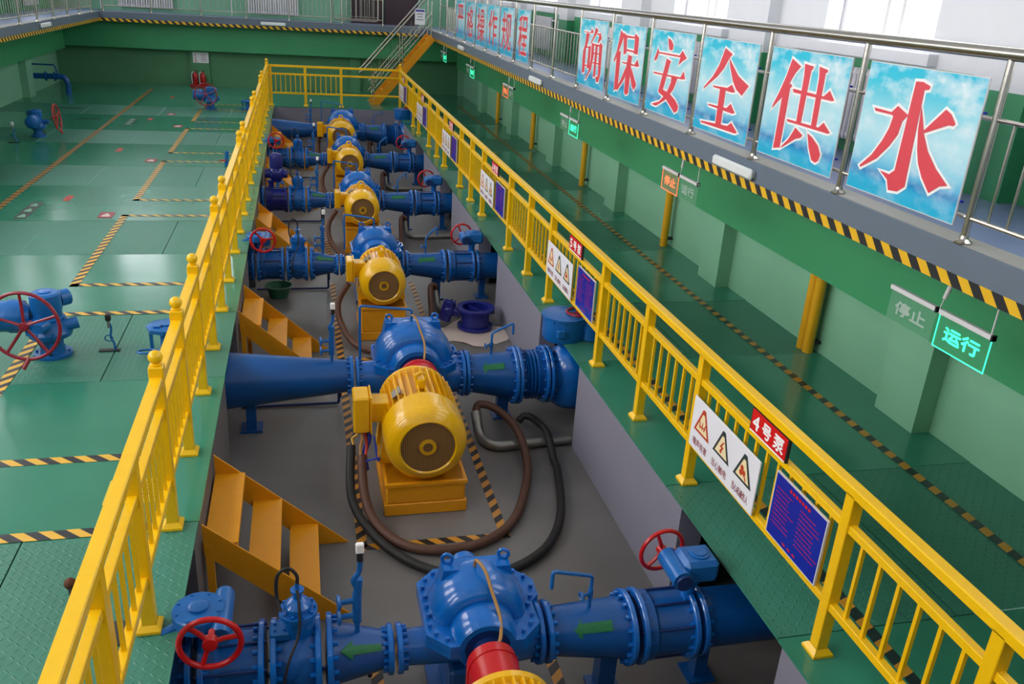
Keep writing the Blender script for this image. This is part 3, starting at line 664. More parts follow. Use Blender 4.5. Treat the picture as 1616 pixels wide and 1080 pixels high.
for k, yl in enumerate(YL):
    big = k in (1, 5)
    if big:
        pump(k, yl, desc='large blue split case pump with round dome', **P2)
        motor(k, yl-1.86, .98, -.245, .365, 1.0, ('large' if k == 1 else 'farthest')+' yellow finned electric motor on amber base in the '+ORD[k])
        suction_pipe(k, yl, 1.628, 2.2, -.4, -.45, .2, .27, .255, .325, (.22, -.05))
        t = thing('flexible_joint', 'short ribbed blue pipe joint between two bolted flanges in the '+ORD[k], 'pipe joint', (2.36, yl, PZ), 'pipe joints')
        MB().lathe((2.207, yl, -.45), (1, 0, 0), [(0, .26), (.06, .26)]+[(.08+.02*i, .28 if i % 2 else .25) for i in range(8)]+[(.26, .26), (.34, .26)], 40).build('bellows', 'blue_p', t)
        for x, s in ((2.226, 1), (2.522, -1)): MB().flange(x, yl, -.45, .325, .036, s).build('flange', 'blue', t)
        t = thing('gate_valve', 'bulging blue gate valve topped by a round drum in the '+ORD[k], 'valve', (2.84, yl, PZ), 'drum topped gate valves'); xv = 2.86; xd = 2.73
        MB().lathe((xv, yl, -.84), (0, 0, 1), [(0, .1), (.03, .2), (.12, .27), (.3, .3), (.5, .295), (.64, .24), (.7, .16), (.74, .13)], 44).cyl((2.553, yl, -.45), (xv, yl, -.45), .25, n=36).cyl((xv, yl, -.45), (3.3, yl, -.45), .27, n=36).build('body', 'blue', t, 50)
        MB().flange(2.573, yl, -.45, .325, .036, 1).build('flange', 'blue', t)
        MB().lathe((xv, yl, -.12), (0, 0, 1), [(0, .17), (.06, .17), (.07, .13), (.12, .12)], 30).box((xv-.12, yl-.06, .03), (.05, .05, .1)).box((xv+.1, yl-.08, .03), (.05, .05, .1)).box((xv, yl+.12, .03), (.05, .05, .1)).build('yoke', 'blue', t)
        MB().cyl((xv, yl, -.02), (xv, yl, .08), .03, n=10).build('stem', 'galv', t)
        MB().lathe((xd, yl, -.04), (0, 0, 1), [(0, .1), (.02, .215), (.05, .235), (.28, .235), (.285, .25), (.305, .25), (.31, .2), (.325, .1)], 44).bolts((xd, yl, .215), (0, 0, 1), .236, 12, .011, .02).box((xd-.1, yl-.24, .12), (.09, .05, .09), bev=.01).cyl((xd+.28, yl-.1, .01), (xd+.28, yl-.1, .22), .11, n=24).build('gear_drum', 'blue_a', t)
        handwheel(t, (xd+.14, yl-.05, .297), (0, 0, 1), .13, .013, 3, 'crimson', .06)
        discharge_pipe(k, yl, -1.0, .44, -.38, -.38, .31, .165, 0, .215, True)
        wall_pipe(k, yl, -2.1, -1.0, -.38, .31, True)
    else:
        pump(k, yl, desc='blue split case pump with red coupling guard', **(P1 if k else dict(P1, R=.325, zs=-.235)))
        motor(k, yl-1.68, .97, -.172, .3, .86, ('yellow electric motor mostly below the picture edge in the ' if k == 0 else 'yellow finned electric motor with brown grille in the ')+ORD[k])
        suction_pipe(k, yl, 1.43, 2.03, -.4, -.44, .155, .21, .205, .255, (-.3, -.08) if k == 0 else (.18, .1))
        butterfly(k, yl, 2.07, 2.47, -.44, .215, .255, False, 'box')
        wall_pipe(k, yl, 2.5, 3.9, -.44, .2, False)
        discharge_pipe(k, yl, .04, .45, -.38, -.4, .2, .11, .25, .16, False)
        check_valve(k, yl, -.29, .01, -.38, .2, .25)
        butterfly(k, yl, -.7, -.32, -.38, .205, .25, True, 'motor' if k == 3 else 'round')
        wall_pipe(k, yl, -2.1, -.73, -.38, .2, True)
# conduits and hoses on the pit floor
def conduit(k, yl, xe, dz=0):
    o = MB().pipe([(2.68, yl-.72, PZ+.05), (xe+.1, yl-.78, PZ+.05), (xe, yl-.56, PZ+.05), (xe, yl-.32, PZ+.22)], .045 if k != 1 else .055, 12, .14).build('steel_conduit', 'galv')
    tag(o, 'grey steel conduit curving up from the pit floor in the '+ORD[k], 'conduit', 'cable conduits in the pit')
conduit(1, 8.33, 1.72)
tag(MB().tube([(1.72, 8.013, -.722), (1.76, 8.05, -.655), (1.9, 8.0, -.67), (2.04, 7.86, -.74), (2.1, 7.54, -.78), (2.09, 7.15, -.89), (1.97, 6.74, -.9), (1.77, 6.29, -.9), (1.54, 6.03, -.9), (1.26, 5.9, -.9), (.94, 5.9, -.9), (.69, 6.04, -.9), (.5, 6.31, -.85), (.43, 6.6, -.72), (.43, 6.85, -.5)], .042, 12).build('rubber_hose', 'brown'), 'brown ribbed hose looping round the front of the large yellow motor', 'hose')
tag(MB().tube([(2.2, 8.0, -.86), (2.27, 8.02, -.81), (2.36, 7.93, -.81), (2.4, 7.56, -.78), (2.38, 7.2, -.89), (2.36, 6.98, -.9), (2.19, 6.28, -.9), (1.95, 5.83, -.9), (1.63, 5.58, -.9), (1.3, 5.51, -.9), (1.0, 5.58, -.9), (.71, 5.81, -.9), (.47, 6.18, -.88), (.32, 6.55, -.75), (.34, 6.95, -.45)], .04, 12).build('rubber_hose', 'rubber'), 'black rubber hose forming the outer loop round the large yellow motor', 'hose')
for i, (m, a, b) in enumerate((('cably', (.36, 6.95, -.45), (.4, 7.05, -.335)), ('tan', (.42, 6.85, -.52), (.43, 7.02, -.335)), ('cablr', (.46, 6.85, -.52), (.46, 7.06, -.335)), ('cablb', (.47, 6.8, -.62), (.5, 7.1, -.335)), ('dark', (.34, 6.95, -.45), (.37, 7.1, -.335)))):
    a, b = V(a), V(b); tag(MB().tube([a, a.lerp(b, .35)+V((.02*(i % 3-1), .03, 0)), a.lerp(b, .7)+V((.015, 0, 0)), b], .014 if m != 'cablb' else .024, 8).build('power_cable', m), ('yellow', 'tan', 'red', 'thick blue', 'black')[i]+' cable hanging from the terminal box of the large yellow motor', 'cable', 'motor supply cables')
tag(MB().tube([(.45, 6.84, -.56), (.5, 6.7, -.46), (.58, 6.72, -.46), (.57, 6.85, -.55), (.55, 6.95, -.36)], .009, 8).build('earth_cable', 'cablb'), 'thin blue cable bowed beside the large yellow motor', 'cable')
for k in (2, 3, 4, 5):
    y = YL[k]; conduit(k, y, 1.86)
    tag(MB().tube([(1.86, y-.318, PZ+.226), (1.85, y-.33, PZ+.31), (1.77, y-.4, PZ+.3), (1.72, y-.9, PZ+.06), (1.6, y-1.7, PZ+.05), (1.1, y-2.15, PZ+.05), (.62, y-1.98, PZ+.06), (.42, y-1.4, PZ+.16), (.4, y-1.2, -.55), (.54, y-1.16, -.3) if k != 5 else (.43, y-1.25, -.37)], .04, 12).build('rubber_hose', 'brown'), 'brown hose curling round the motor base in the '+ORD[k], 'hose', 'brown motor hoses')
# ------------------------------------------------------------------ yellow railings round the pit
def railing(name, label, a, b, posts, pad, skip=(), finials=()):
    """square tube railing from a to b (points on the deck); posts = distances from a"""
    a, b = V(a), V(b); d = (b-a).normalized(); L = (b-a).length; R = M((d, V((0, 0, 1)).cross(d), V((0, 0, 1)))).transposed()
    t = thing(name, label, 'railing', tuple(a))
    at = lambda s, z: a+d*s+V((0, 0, z))
    MB().box(at(L/2, 1.105), (L, .075, .06), R, .006).build('top_rail', 'yellow', t, 20)
    MB().box(at(L/2, .885), (L, .05, .05), R, .004).build('middle_rail', 'yellow', t, 20)
    MB().box(at(L/2, .355), (L, .05, .05), R, .004).build('bottom_rail', 'yellow', t, 20)
    for s in posts:
        p = MB().box(at(s, .545), (.075, .075, 1.09), R, .004).build('post', 'yellow', t, 20)
        q = at(s, 0); u = d*.065; w = V((0, 0, 1)).cross(d)*.065; P = [q-u-w, q+u-w, q+u+w, q-u+w]; e = .6
        MB().add([v+V((0, 0, .002)) for v in P]+[v+V((0, 0, .02)) for v in P]+[q+(v-q)*.62+V((0, 0, .05)) for v in P], [(0, 1, 5, 4), (1, 2, 6, 5), (2, 3, 7, 6), (3, 0, 4, 7), (4, 5, 9, 8), (5, 6, 10, 9), (6, 7, 11, 10), (7, 4, 8, 11), (3, 2, 1, 0)]).build('post_shoe', 'yellow', p, 0)
        if any(abs(s-f) < .02 for f in finials):
            MB().box(at(s, 1.15), (.09, .09, .1), R, .006).lathe(at(s, 1.2), (0, 0, 1), [(0, .03), (.012, .034), (.02, .022)], 18).sphere(at(s, 1.255), .045, 18).build('finial', 'yellow', p)
    bal = []; ps = sorted(posts)
    for i in range(len(ps)-1):
        n = max(1, round((ps[i+1]-ps[i])/.146))-1
        for j in range(1, n+1): bal.append(ps[i]+(ps[i+1]-ps[i])*j/(n+1))
    bal.sort(key=lambda s: (at(s, .6)-V((0, 0, 3.5))).length)
    proto = None
    for s in bal[:96]:
        if proto is None: proto = MB().box(at(s, .62), (.022, .022, .5), R).build('baluster', 'yellow', t, 0); s0 = s
        else: c = proto.copy(); COL.objects.link(c); c.parent = t; c.location = d*(s-s0)
    if bal[96:]:
        m = MB()
        for s in bal[96:]: m.box(at(s, .62), (.022, .022, .5), R)
        m.build('baluster', 'yellow', t, 0)['kind'] = 'stuff'
    return t
RY = [1.1, 2.3, 3.39, 5.28, 6.36, 7.53, 9.44, 10.5, 11.65, 13.62, 14.67, 15.76, 17.68, 18.75, 20.0, 21.9, 23.0, 24.72, 26.3]
railing('pit_railing', 'long yellow square tube railing with signs along right edge of the pit', (2.86, 1.1, 0), (2.86, 26.34, 0), [y-1.1+.001 for y in RY], 0, finials=[26.3-1.1+.001])
LY = [1.1, 2.2, 3.3, 4.2, 5.21, 6.2, 7.28, 8.3, 9.38, 10.4, 11.6, 12.6, 13.65, 14.6, 15.85, 16.8, 17.75, 18.65, 20, 20.9, 21.85, 22.8, 24.1, 25.2, 26.3]
railing('pit_railing', 'long yellow square tube railing with ball finials along left edge of the pit', (-.94, 1.1, 0), (-.94, 26.34, 0), [y-1.1+.001 for y in LY], 0, finials=[y-1.1+.001 for y in (5.21, 6.2, 7.28, 9.38, 10.4, 13.65, 14.6, 17.75, 18.65, 21.85, 22.8, 26.3)])
railing('pit_railing', 'short yellow railing across the far end of the pit', (-.9, 26.34, 0), (2.82, 26.34, 0), [.05, 1.02, 2.04], 0)
# ------------------------------------------------------------------ stainless railings of the upper walkway
def upper_rail(label, a, b, posts, panels):
    a, b = V(a), V(b); d = (b-a).normalized(); L = (b-a).length
    t = thing('walkway_railing', label, 'railing', tuple(a)); at = lambda s, z: a+d*s+V((0, 0, z))
    MB().tube([at(0, 1.16), at(L, 1.16)], .04, 16, straight=True).build('handrail', 'steel', t)
    for s in posts:
        p = MB().cyl(at(s, 0), at(s, 1.14), .024, n=14).build('post', 'steel', t)
        MB().lathe(at(s, .006), (0, 0, 1), [(0, .055), (.012, .055), (.03, .03), (.05, .027)], 18).build('post_flange', 'steel', p)
    for z in (.17, .78): MB().tube([at(posts[0], z), at(posts[-1], z)], .014, 10, straight=True).build('cross_rail', 'steel', t)
    proto = None; n = 0
    for i in panels:
        if i+1 >= len(posts): continue
        s0, s1 = posts[i], posts[i+1]
        for j in range(1, 9):
            s = s0+(s1-s0)*j/9; n += 1
            if n > 96: break
            if proto is None: proto = MB().cyl(at(s, .17), at(s, .78), .009, n=8).build('baluster', 'steel', t); sp = s
            else: c = proto.copy(); COL.objects.link(c); c.parent = t; c.location = d*(s-sp)
    return t
UY = [3.07+1.41*i for i in range(-1, 17)]+[26.9]
upper_rail('long stainless steel railing carrying posters along the right walkway edge', (4.1, 1.2, SLZ), (4.1, 26.95, SLZ), [y-1.2 for y in UY], [0, 1, 2, 7, 8, 9, 10, 16])
upper_rail('stainless steel railing along the left walkway edge', (-5.83, 14, SLZ), (-5.83, 29.6, SLZ), [.3+1.41*i for i in range(11)], range(11))
upper_rail('stainless steel railing along the far walkway edge', (-5.8, 29.7, SLZ), (2.72, 29.7, SLZ), [.05, 1.4, 2.85, 4.2, 5.5, 6.8, 7.15, 8.45], [0, 1, 2, 3, 4, 6])
# swing gate in the far railing
g = thing('walkway_gate', 'stainless steel gate frame with bars before the dark door', 'gate', (1.08, 29.8, SLZ), None)
MB().pipe([(1.08, 29.8, SLZ+1.15), (1.08, 29.8, SLZ+.12), (2.5, 29.8, SLZ+.12), (2.5, 29.8, SLZ+1.15)], .022, 12, .1).build('gate_frame', 'steel', g)
for i in range(7): MB().cyl((1.3+.17*i, 29.8, SLZ+.2), (1.3+.17*i, 29.8, SLZ+1.1), .008, n=8).build('gate_bar', 'steel', g)
MB().cyl((1.08, 29.8, SLZ+.24), (2.5, 29.8, SLZ+.24), .01, n=8).build('gate_crossbar', 'steel', g)
# ------------------------------------------------------------------ stair to the upper walkway
t = thing('walkway_stair', 'amber steel stair with stainless handrails climbing to the right walkway', 'stair', (2.1, 27.6, 0))
SA, SB = (2.02, 0), (3.86, 2.12); sl = (SB[1]-SA[1])/(SB[0]-SA[0])
for y in (27.15, 28.0):
    MB().prism([(SA[0], y, 0), (SA[0]+.3, y, 0), (SB[0]+.12, y, SB[1]-.18), (SB[0], y, SB[1])], (0, .035, 0)).prism([(SA[0]+.24, y-.02, 0), (SA[0]+.3, y-.02, 0), (SB[0]+.12, y-.02, SB[1]-.18), (SB[0]+.1, y-.02, SB[1]-.13)], (0, .04, 0)).build('stringer', 'yellow_st', t, 0)
for i in range(9):
    f = (i+.8)/9.5; MB().box((SA[0]+.17+(SB[0]-SA[0])*f, 27.6, SB[1]*f-.02), (.22, .82, .03)).build('tread', 'yellow_st', t, 0)
for y in (27.17, 28.02):
    h = MB().pipe([(1.72, y, .93), (1.85, y, 1.02), (3.83, y, 3.25), (4.03, y, 3.29)], .026, 12, .06).build('handrail', 'steel', t)
    for q in (.35, .62): MB().cyl((2.06, y, q), (3.9, y, q+2.12), .011, n=8).build('handrail_bar', 'steel', t)
    for f in (.03, .5, .97):
        x = SA[0]+.08+(SB[0]-SA[0])*f; z = SB[1]*f; MB().cyl((x, y, z), (x, y, z+1.0), .02, n=10).build('handrail_post', 'steel', t)
    for i in range(12):
        f = .08+.84*i/11; x = SA[0]+.08+(SB[0]-SA[0])*f; z = SB[1]*f; MB().cyl((x, y, z+.3), (x, y, z+.98), .007, n=6).build('handrail_baluster', 'steel', t)
b = thing('notice_board', 'white notice with blue heading hung on the upper stair handrail', 'sign', (3.5, 27.1, 2.55))
MB().box((3.52, 27.12, 2.6), (.3, .01, .44)).build('board', 'sign_w', b, 0)
MB().box((3.52, 27.113, 2.77), (.27, .004, .05)).build('heading', 'sign_b', b, 0)
m = MB()
for z, w in ((2.68, .2), (2.6, .16), (2.52, .22)):
    for i in range(4): m.box((3.52-w/2+w*(i+.5)/4, 27.113, z), (w/4*.6, .004, .03))
m.build('text_lines', 'ink_k', b, 0)
# ------------------------------------------------------------------ amber steps down into the pit
for k, (y0, y1) in enumerate(GATES[:5]):
    y0 += .02; y1 -= .01
    t = thing('pit_steps', 'amber steel steps down to pit floor beside the '+('second pump line' if k == 0 else ORD[k+1])+' discharge', 'steps', (-.25, (y0+y1)/2, PZ), 'amber steps into the pit')
    if k == 0: t['label'] = 'largest amber steel steps into the pit, just behind the nearest handwheel'
    for y in (y0, y1-.012): MB().prism([(-.765, y, -.02), (-.765, y, -.27), (-.03, y, PZ+.003), (.27, y, PZ+.003)], (0, .012, 0)).build('stringer', 'yellow_st', t, 0)
    for x, z in ((-.65, -.2), (-.375, -.47), (-.095, -.74)):
        MB().box((x, (y0+y1)/2, z), (.225, y1-y0-.026, .012)).box((x+.11, (y0+y1)/2, z-.02), (.008, y1-y0-.026, .04)).build('tread', 'yellow_st', t, 0)
    for y in (y0+.02, y1-.03): MB().box((-.73, y, (PZ-.2)/2), (.05, .05, -.2-PZ)).build('leg', 'yellow_st', t, 0)
# ------------------------------------------------------------------ posters on the right walkway railing (panel coordinates of each brush stroke)
GL = {'shui':[[(.449,.907),(.51,.912),(.576,.89),(.573,.865),(.536,.856),(.555,.261),(.56,.141),(.503,.087),(.421,.075),(.39,.15),(.306,.2),(.398,.194),(.44,.236)],[(.123,.66),(.294,.654),(.34,.709),(.449,.658),(.408,.604),(.395,.502),(.34,.401),(.25,.282),(.11,.177),(.098,.189),(.192,.296),(.263,.425),(.303,.53),(.318,.627),(.299,.635),(.142,.636)],[(.746,.754),(.795,.729),(.843,.671),(.831,.653),(.796,.653),(.618,.56),(.606,.573)],[(.542,.746),(.58,.651),(.616,.555),(.682,.441),(.779,.337),(.9,.245),(.84,.225),(.768,.154),(.684,.246),(.627,.336),(.592,.433),(.561,.57)]],'gong':[[(.29,.924),(.417,.867),(.359,.802),(.303,.698),(.249,.577),(.119,.439),(.128,.474),(.19,.609),(.248,.763)],[(.235,.648),(.293,.689),(.326,.702),(.349,.681),(.325,.662),(.325,.105),(.234,.08),(.236,.149),(.238,.616)],[(.462,.897),(.577,.886),(.564,.854),(.554,.85),(.544,.38),(.482,.375),(.478,.794)],[(.647,.894),(.752,.877),(.751,.857),(.732,.85),(.737,.38),(.676,.383),(.665,.803)],[(.363,.656),(.378,.662),(.76,.655),(.818,.713),(.889,.64),(.861,.631),(.382,.63)],[(.351,.382),(.768,.386),(.819,.439),(.911,.37),(.888,.357),(.369,.361)],[(.487,.328),(.595,.278),(.568,.248),(.514,.231),(.339,.102),(.35,.128),(.423,.208),(.464,.282)],[(.651,.311),(.717,.289),(.806,.231),(.851,.164),(.84,.106),(.807,.082),(.76,.093),(.699,.19)]],'quan':[[(.432,.918),(.574,.868),(.528,.826),(.457,.711),(.363,.616),(.124,.444),(.133,.472),(.273,.604),(.362,.733),(.415,.871)],[(.528,.826),(.603,.761),(.726,.664),(.922,.587),(.83,.478),(.721,.526),(.644,.604),(.56,.74)],[(.293,.507),(.566,.519),(.641,.563),(.715,.497),(.662,.484),(.319,.491)],[(.44,.495),(.543,.499),(.549,.102),(.444,.095)],[(.255,.3),(.606,.313),(.669,.37),(.762,.287),(.718,.274),(.269,.285)],[(.156,.094),(.668,.135),(.728,.181),(.848,.1),(.81,.084),(.171,.076)]],'an':[[(.403,.925),(.487,.9),(.545,.85),(.542,.803),(.498,.78),(.456,.795),(.42,.857)],[(.178,.787),(.207,.752),(.211,.703),(.173,.641),(.129,.616),(.116,.654),(.154,.717)],[(.178,.739),(.713,.746),(.771,.806),(.88,.731),(.8,.691),(.713,.632),(.727,.692),(.737,.726),(.195,.721)],[(.129,.484),(.795,.501),(.848,.578),(.905,.494),(.836,.481),(.146,.466)],[(.426,.682),(.541,.657),(.517,.631),(.423,.302),(.587,.278),(.735,.226),(.826,.165),(.822,.108),(.755,.072),(.644,.133),(.507,.207),(.335,.249),(.31,.265),(.407,.6)],[(.589,.498),(.74,.499),(.668,.339),(.512,.189),(.295,.077),(.166,.081),(.361,.144),(.512,.267),(.592,.413)]],'bao':[[(.255,.922),(.386,.867),(.332,.778),(.242,.618),(.143,.475),(.112,.494),(.185,.634),(.225,.79)],[(.193,.602),(.313,.647),(.316,.593),(.334,.133),(.214,.076),(.201,.46)],[(.353,.897),(.462,.863),(.494,.632),(.411,.602)],[(.436,.867),(.681,.865),(.717,.909),(.822,.864),(.803,.848),(.459,.835)],[(.705,.861),(.823,.86),(.83,.645),(.721,.645)],[(.466,.687),(.74,.684),(.737,.659),(.472,.662)],[(.398,.508),(.77,.508),(.845,.585),(.912,.503),(.846,.487),(.414,.488)],[(.563,.618),(.682,.609),(.673,.566),(.675,.107),(.598,.073),(.548,.109),(.538,.498)],[(.565,.49),(.587,.461),(.526,.302),(.425,.19),(.317,.096),(.286,.114),(.407,.265),(.5,.407)],[(.644,.489),(.731,.415),(.878,.265),(.873,.227),(.829,.174),(.76,.217),(.68,.344)]],'que':[[(.143,.818),(.397,.816),(.43,.877),(.503,.833),(.478,.807),(.157,.802)],[(.24,.795),(.369,.799),(.333,.678),(.265,.547),(.171,.449),(.18,.513),(.226,.644)],[(.167,.538),(.259,.572),(.28,.193),(.184,.174),(.163,.41)],[(.253,.599),(.384,.596),(.41,.623),(.462,.603),(.453,.575),(.259,.574)],[(.37,.588),(.456,.59),(.457,.279),(.369,.268)],[(.259,.314),(.4,.318),(.401,.297),(.264,.293)],[(.579,.905),(.678,.87),(.643,.826),(.542,.733),(.438,.638),(.445,.676),(.531,.781)],[(.644,.822),(.735,.818),(.76,.84),(.824,.756),(.709,.675),(.69,.691),(.726,.794),(.649,.802)],[(.479,.666),(.565,.662),(.585,.48),(.525,.262),(.368,.102),(.322,.085),(.437,.226),(.489,.42)],[(.544,.656),(.772,.662),(.793,.7),(.878,.654),(.854,.628),(.549,.634)],[(.757,.661),(.863,.653),(.884,.246),(.839,.118),(.765,.107),(.717,.181),(.805,.199)],[(.632,.65),(.705,.65),(.707,.186),(.628,.163)],[(.573,.53),(.816,.537),(.821,.517),(.579,.508)],[(.575,.389),(.835,.394),(.834,.374),(.577,.366)]]}
XP = 4.055
def poster(y0, y1, label, strokes=None, txt=None):
    """y0: left edge seen from the hall (far), y1: right edge (near)"""
    t = thing('poster', label, 'poster', (XP, (y0+y1)/2, 2.28), 'poster row on the walkway railing'); w = y0-y1; z0, h = 2.28, .9
    m = MB().quad((XP-.006, y0, z0), (XP-.006, y1, z0), (XP-.006, y1, z0+h), (XP-.006, y0, z0+h), [(0, 0), (1, 0), (1, 1), (0, 1)])
    m.build('printed_panel', 'poster', t, 0)
    MB().box((XP, (y0+y1)/2, z0+h/2), (.01, w+.012, h+.012)).build('backing', 'alum', t, 0)
    U, W = V((0, -1, 0)), V((0, 0, 1)); o = V((XP-.006, y0, z0)); a, b = MB(), MB()
    if strokes:
        for i, p in enumerate(strokes):
            q = [(u*w, v*h) for u, v in p]
            a.add([o+U*x+W*y-V((.0015+i*.0001, 0, 0)) for x, y in grow(q, .019)], [tuple(range(len(grow(q, .019))))])
            b.add([o+U*x+W*y-V((.0045+i*.0001, 0, 0)) for x, y in q], [tuple(range(len(q)))])
    else:
        bx_ = (o+U*w*.15+W*h*.11, U, W, w*.7, h*.78)
        letter(a, txt, *bx_, off=.0015, ring=.02); letter(b, txt, *bx_, off=.0045, bold=.008)
    a.build('character_outline', 'ink_w', t, 0); b.build('character', 'ink_r', t, 0)
    for y in (y0+.012, y1-.012):
        for z in (z0+.15, z0+.7): MB().box((XP+.015, y, z), (.02, .014, .016)).build('cable_tie', 'sign_b', t, 0)
for key, ch, y0, y1 in (('shui', '水', 5.735, 4.56), ('gong', '供', 7.16, 5.97), ('quan', '全', 8.58, 7.40), ('an', '安', 9.98, 8.80), ('bao', '保', 11.37, 10.20), ('que', '确', 12.79, 11.59)):
    poster(y0, y1, 'blue sky poster with the red character '+ch, strokes=GL[key])
for ch, y0, y1 in (('程', 16.83, 15.86), ('规', 18.33, 17.12), ('作', 19.68, 18.47), ('操', 20.98, 19.78), ('格', 22.35, 21.17), ('严', 23.79, 22.53)):
    poster(y0, y1, 'distant narrow looking blue sky poster with the red character '+ch, txt=ch)
# ------------------------------------------------------------------ signs on the right pit railing
XS = 2.81
def mapper(y0, y1, z0, z1, x):
    o = V((x, y0, z0)); w, h = y0-y1, z1-z0
    return o, V((0, -1, 0)), V((0, 0, 1)), w, h
def poly(mb, M_, pts, off):
    o, U, W, w, h = M_; mb.add([o+U*(u*w)+W*(v*h)-V((off, 0, 0)) for u, v in pts], [tuple(range(len(pts)))]); return mb
def rrect(x0, y0, x1, y1): return [(x0, y0), (x1, y0), (x1, y1), (x0, y1)]
NUM = '456789'
for k in range(6):
    yb = (5.245, 9.43, 13.6, 17.72, 21.9, 26.0)[k]; n = NUM[k]; where = ORD[k]
    # white warning board
    y0, y1, z0, z1 = yb, yb-1.0, .375, .785
    t = thing('warning_board', 'white board with three hazard triangles on railing beside the '+where, 'sign', (XS, yb-.5, z0), 'white hazard boards')
    MB().box((XS, yb-.5, (z0+z1)/2), (.012, 1.0, z1-z0), bev=.003).build('board', 'sign_w', t, 0)
    M_ = mapper(y0, y1, z0, z1, XS-.006); o, U, W, w, h = M_
    for i, (cx, txt) in enumerate(((.18, '噪声有害'), (.5, '当心触电'), (.82, '当心机械伤人'))):
        c = lambda s, cy=.585: [(cx-.128*s, cy-.2*s), (cx+.128*s, cy-.2*s), (cx+.02*s, cy+.30*s), (cx-.02*s, cy+.30*s)]
        tr = poly(MB(), M_, c(1), .001).build('warning_triangle', 'ink_o' if i == 0 else 'ink_k', t, 0); poly(MB(), M_, c(.72, .575), .002).build('triangle_panel', 'cream', tr, 0); sym = MB()
        if i == 0:
            for q in (-.03, 0, .03): poly(sym, M_, [(cx+q-.008, .5), (cx+q+.008, .5), (cx+q*1.6+.006, .64), (cx+q*1.6-.006, .64)], .003)
            poly(sym, M_, [(cx-.05, .52), (cx+.05, .55), (cx+.05, .575), (cx-.05, .545)], .0032)
        elif i == 1: poly(sym, M_, [(cx+.012, .7), (cx-.03, .57), (cx-.004, .57), (cx-.018, .5), (cx-.03, .505), (cx-.012, .455), (cx+.014, .49), (cx, .493), (cx+.026, .6), (cx, .6), (cx+.026, .7)], .003)
        else:
            for dx, dy in ((-.018, .62), (.014, .56), (-.025, .53)): poly(sym, M_, [(cx+dx+.022*math.cos(a*pi/5), dy+.052*math.sin(a*pi/5)) for a in range(10)], .003+abs(dx)*.01)
            poly(sym, M_, [(cx+.012, .52), (cx+.045, .44), (cx+.056, .46), (cx+.024, .55)], .0035)
        sym.build('symbol', 'ink_o', tr, 0)
        letter(MB(), txt, o+U*w*(cx-.115)+W*h*.1, U, W, w*.23, h*.15, off=.001, bold=.0008).build('caption_lettering', 'ink_m', t, 0)
    # blue rules board
    y0, y1, z0, z1 = yb-1.195, yb-1.76, .405, .85
    t = thing('rules_board', 'dark blue board of small red text on railing beside the '+where, 'sign', (XS-.01, (y0+y1)/2, z0), 'blue rules boards')
    MB().box((XS, (y0+y1)/2, (z0+z1)/2), (.014, y0-y1, z1-z0)).build('frame', 'alum', t, 0)
    M_ = mapper(y0, y1, z0, z1, XS-.007); poly(MB(), M_, rrect(.015, .018, .985, .982), .001).build('panel', 'sign_b', t, 0)
    tx = MB(); rg = random.Random(11)
    for c_ in range(7): poly(tx, M_, rrect(.3+.06*c_, .875, .34+.06*c_, .92), .002)
    for r_ in range(9):
        for cx in (.06, .54):
            L = rg.uniform(.26, .4); q = cx
            while q < cx+L: s_ = rg.uniform(.012, .03); poly(tx, M_, rrect(q, .78-.068*r_, q+s_, .795-.068*r_), .002); q += s_+.012
    for c_ in range(3): poly(tx, M_, rrect(.35+.1*c_, .07, .41+.1*c_, .1), .002)
    tx.build('lettering', 'sign_r', t, 0)
    # red number plate
    y0, y1, z0, z1 = yb-.785, yb-1.225, .915, 1.075; xx = XS+.01
    t = thing('number_plate', 'red plate with white number %s pump lettering beside the ' % n+where, 'sign', (xx, (y0+y1)/2, z0))
    MB().box((xx+.006, (y0+y1)/2, (z0+z1)/2), (.02, y0-y1+.02, z1-z0)).build('backing', 'dark', t, 0)
    M_ = mapper(y0, y1, z0, z1, xx-.005); o, U, W, w, h = M_
    poly(MB(), M_, rrect(0, 0, 1, 1), .001).build('plate', 'sign_r', t, 0); poly(MB(), M_, rrect(0, 0, 1, .07), .002).build('border', 'ink_w', t, 0)
    m = MB()
    for ch, a, b in ((n, .06, .17), ('号', .33, .24), ('泵', .66, .27)): letter(m, ch, o+U*w*a+W*h*.2, U, W, w*b, h*.6, off=.002, bold=.004)
    m.build('lettering', 'ink_w', t, 0)
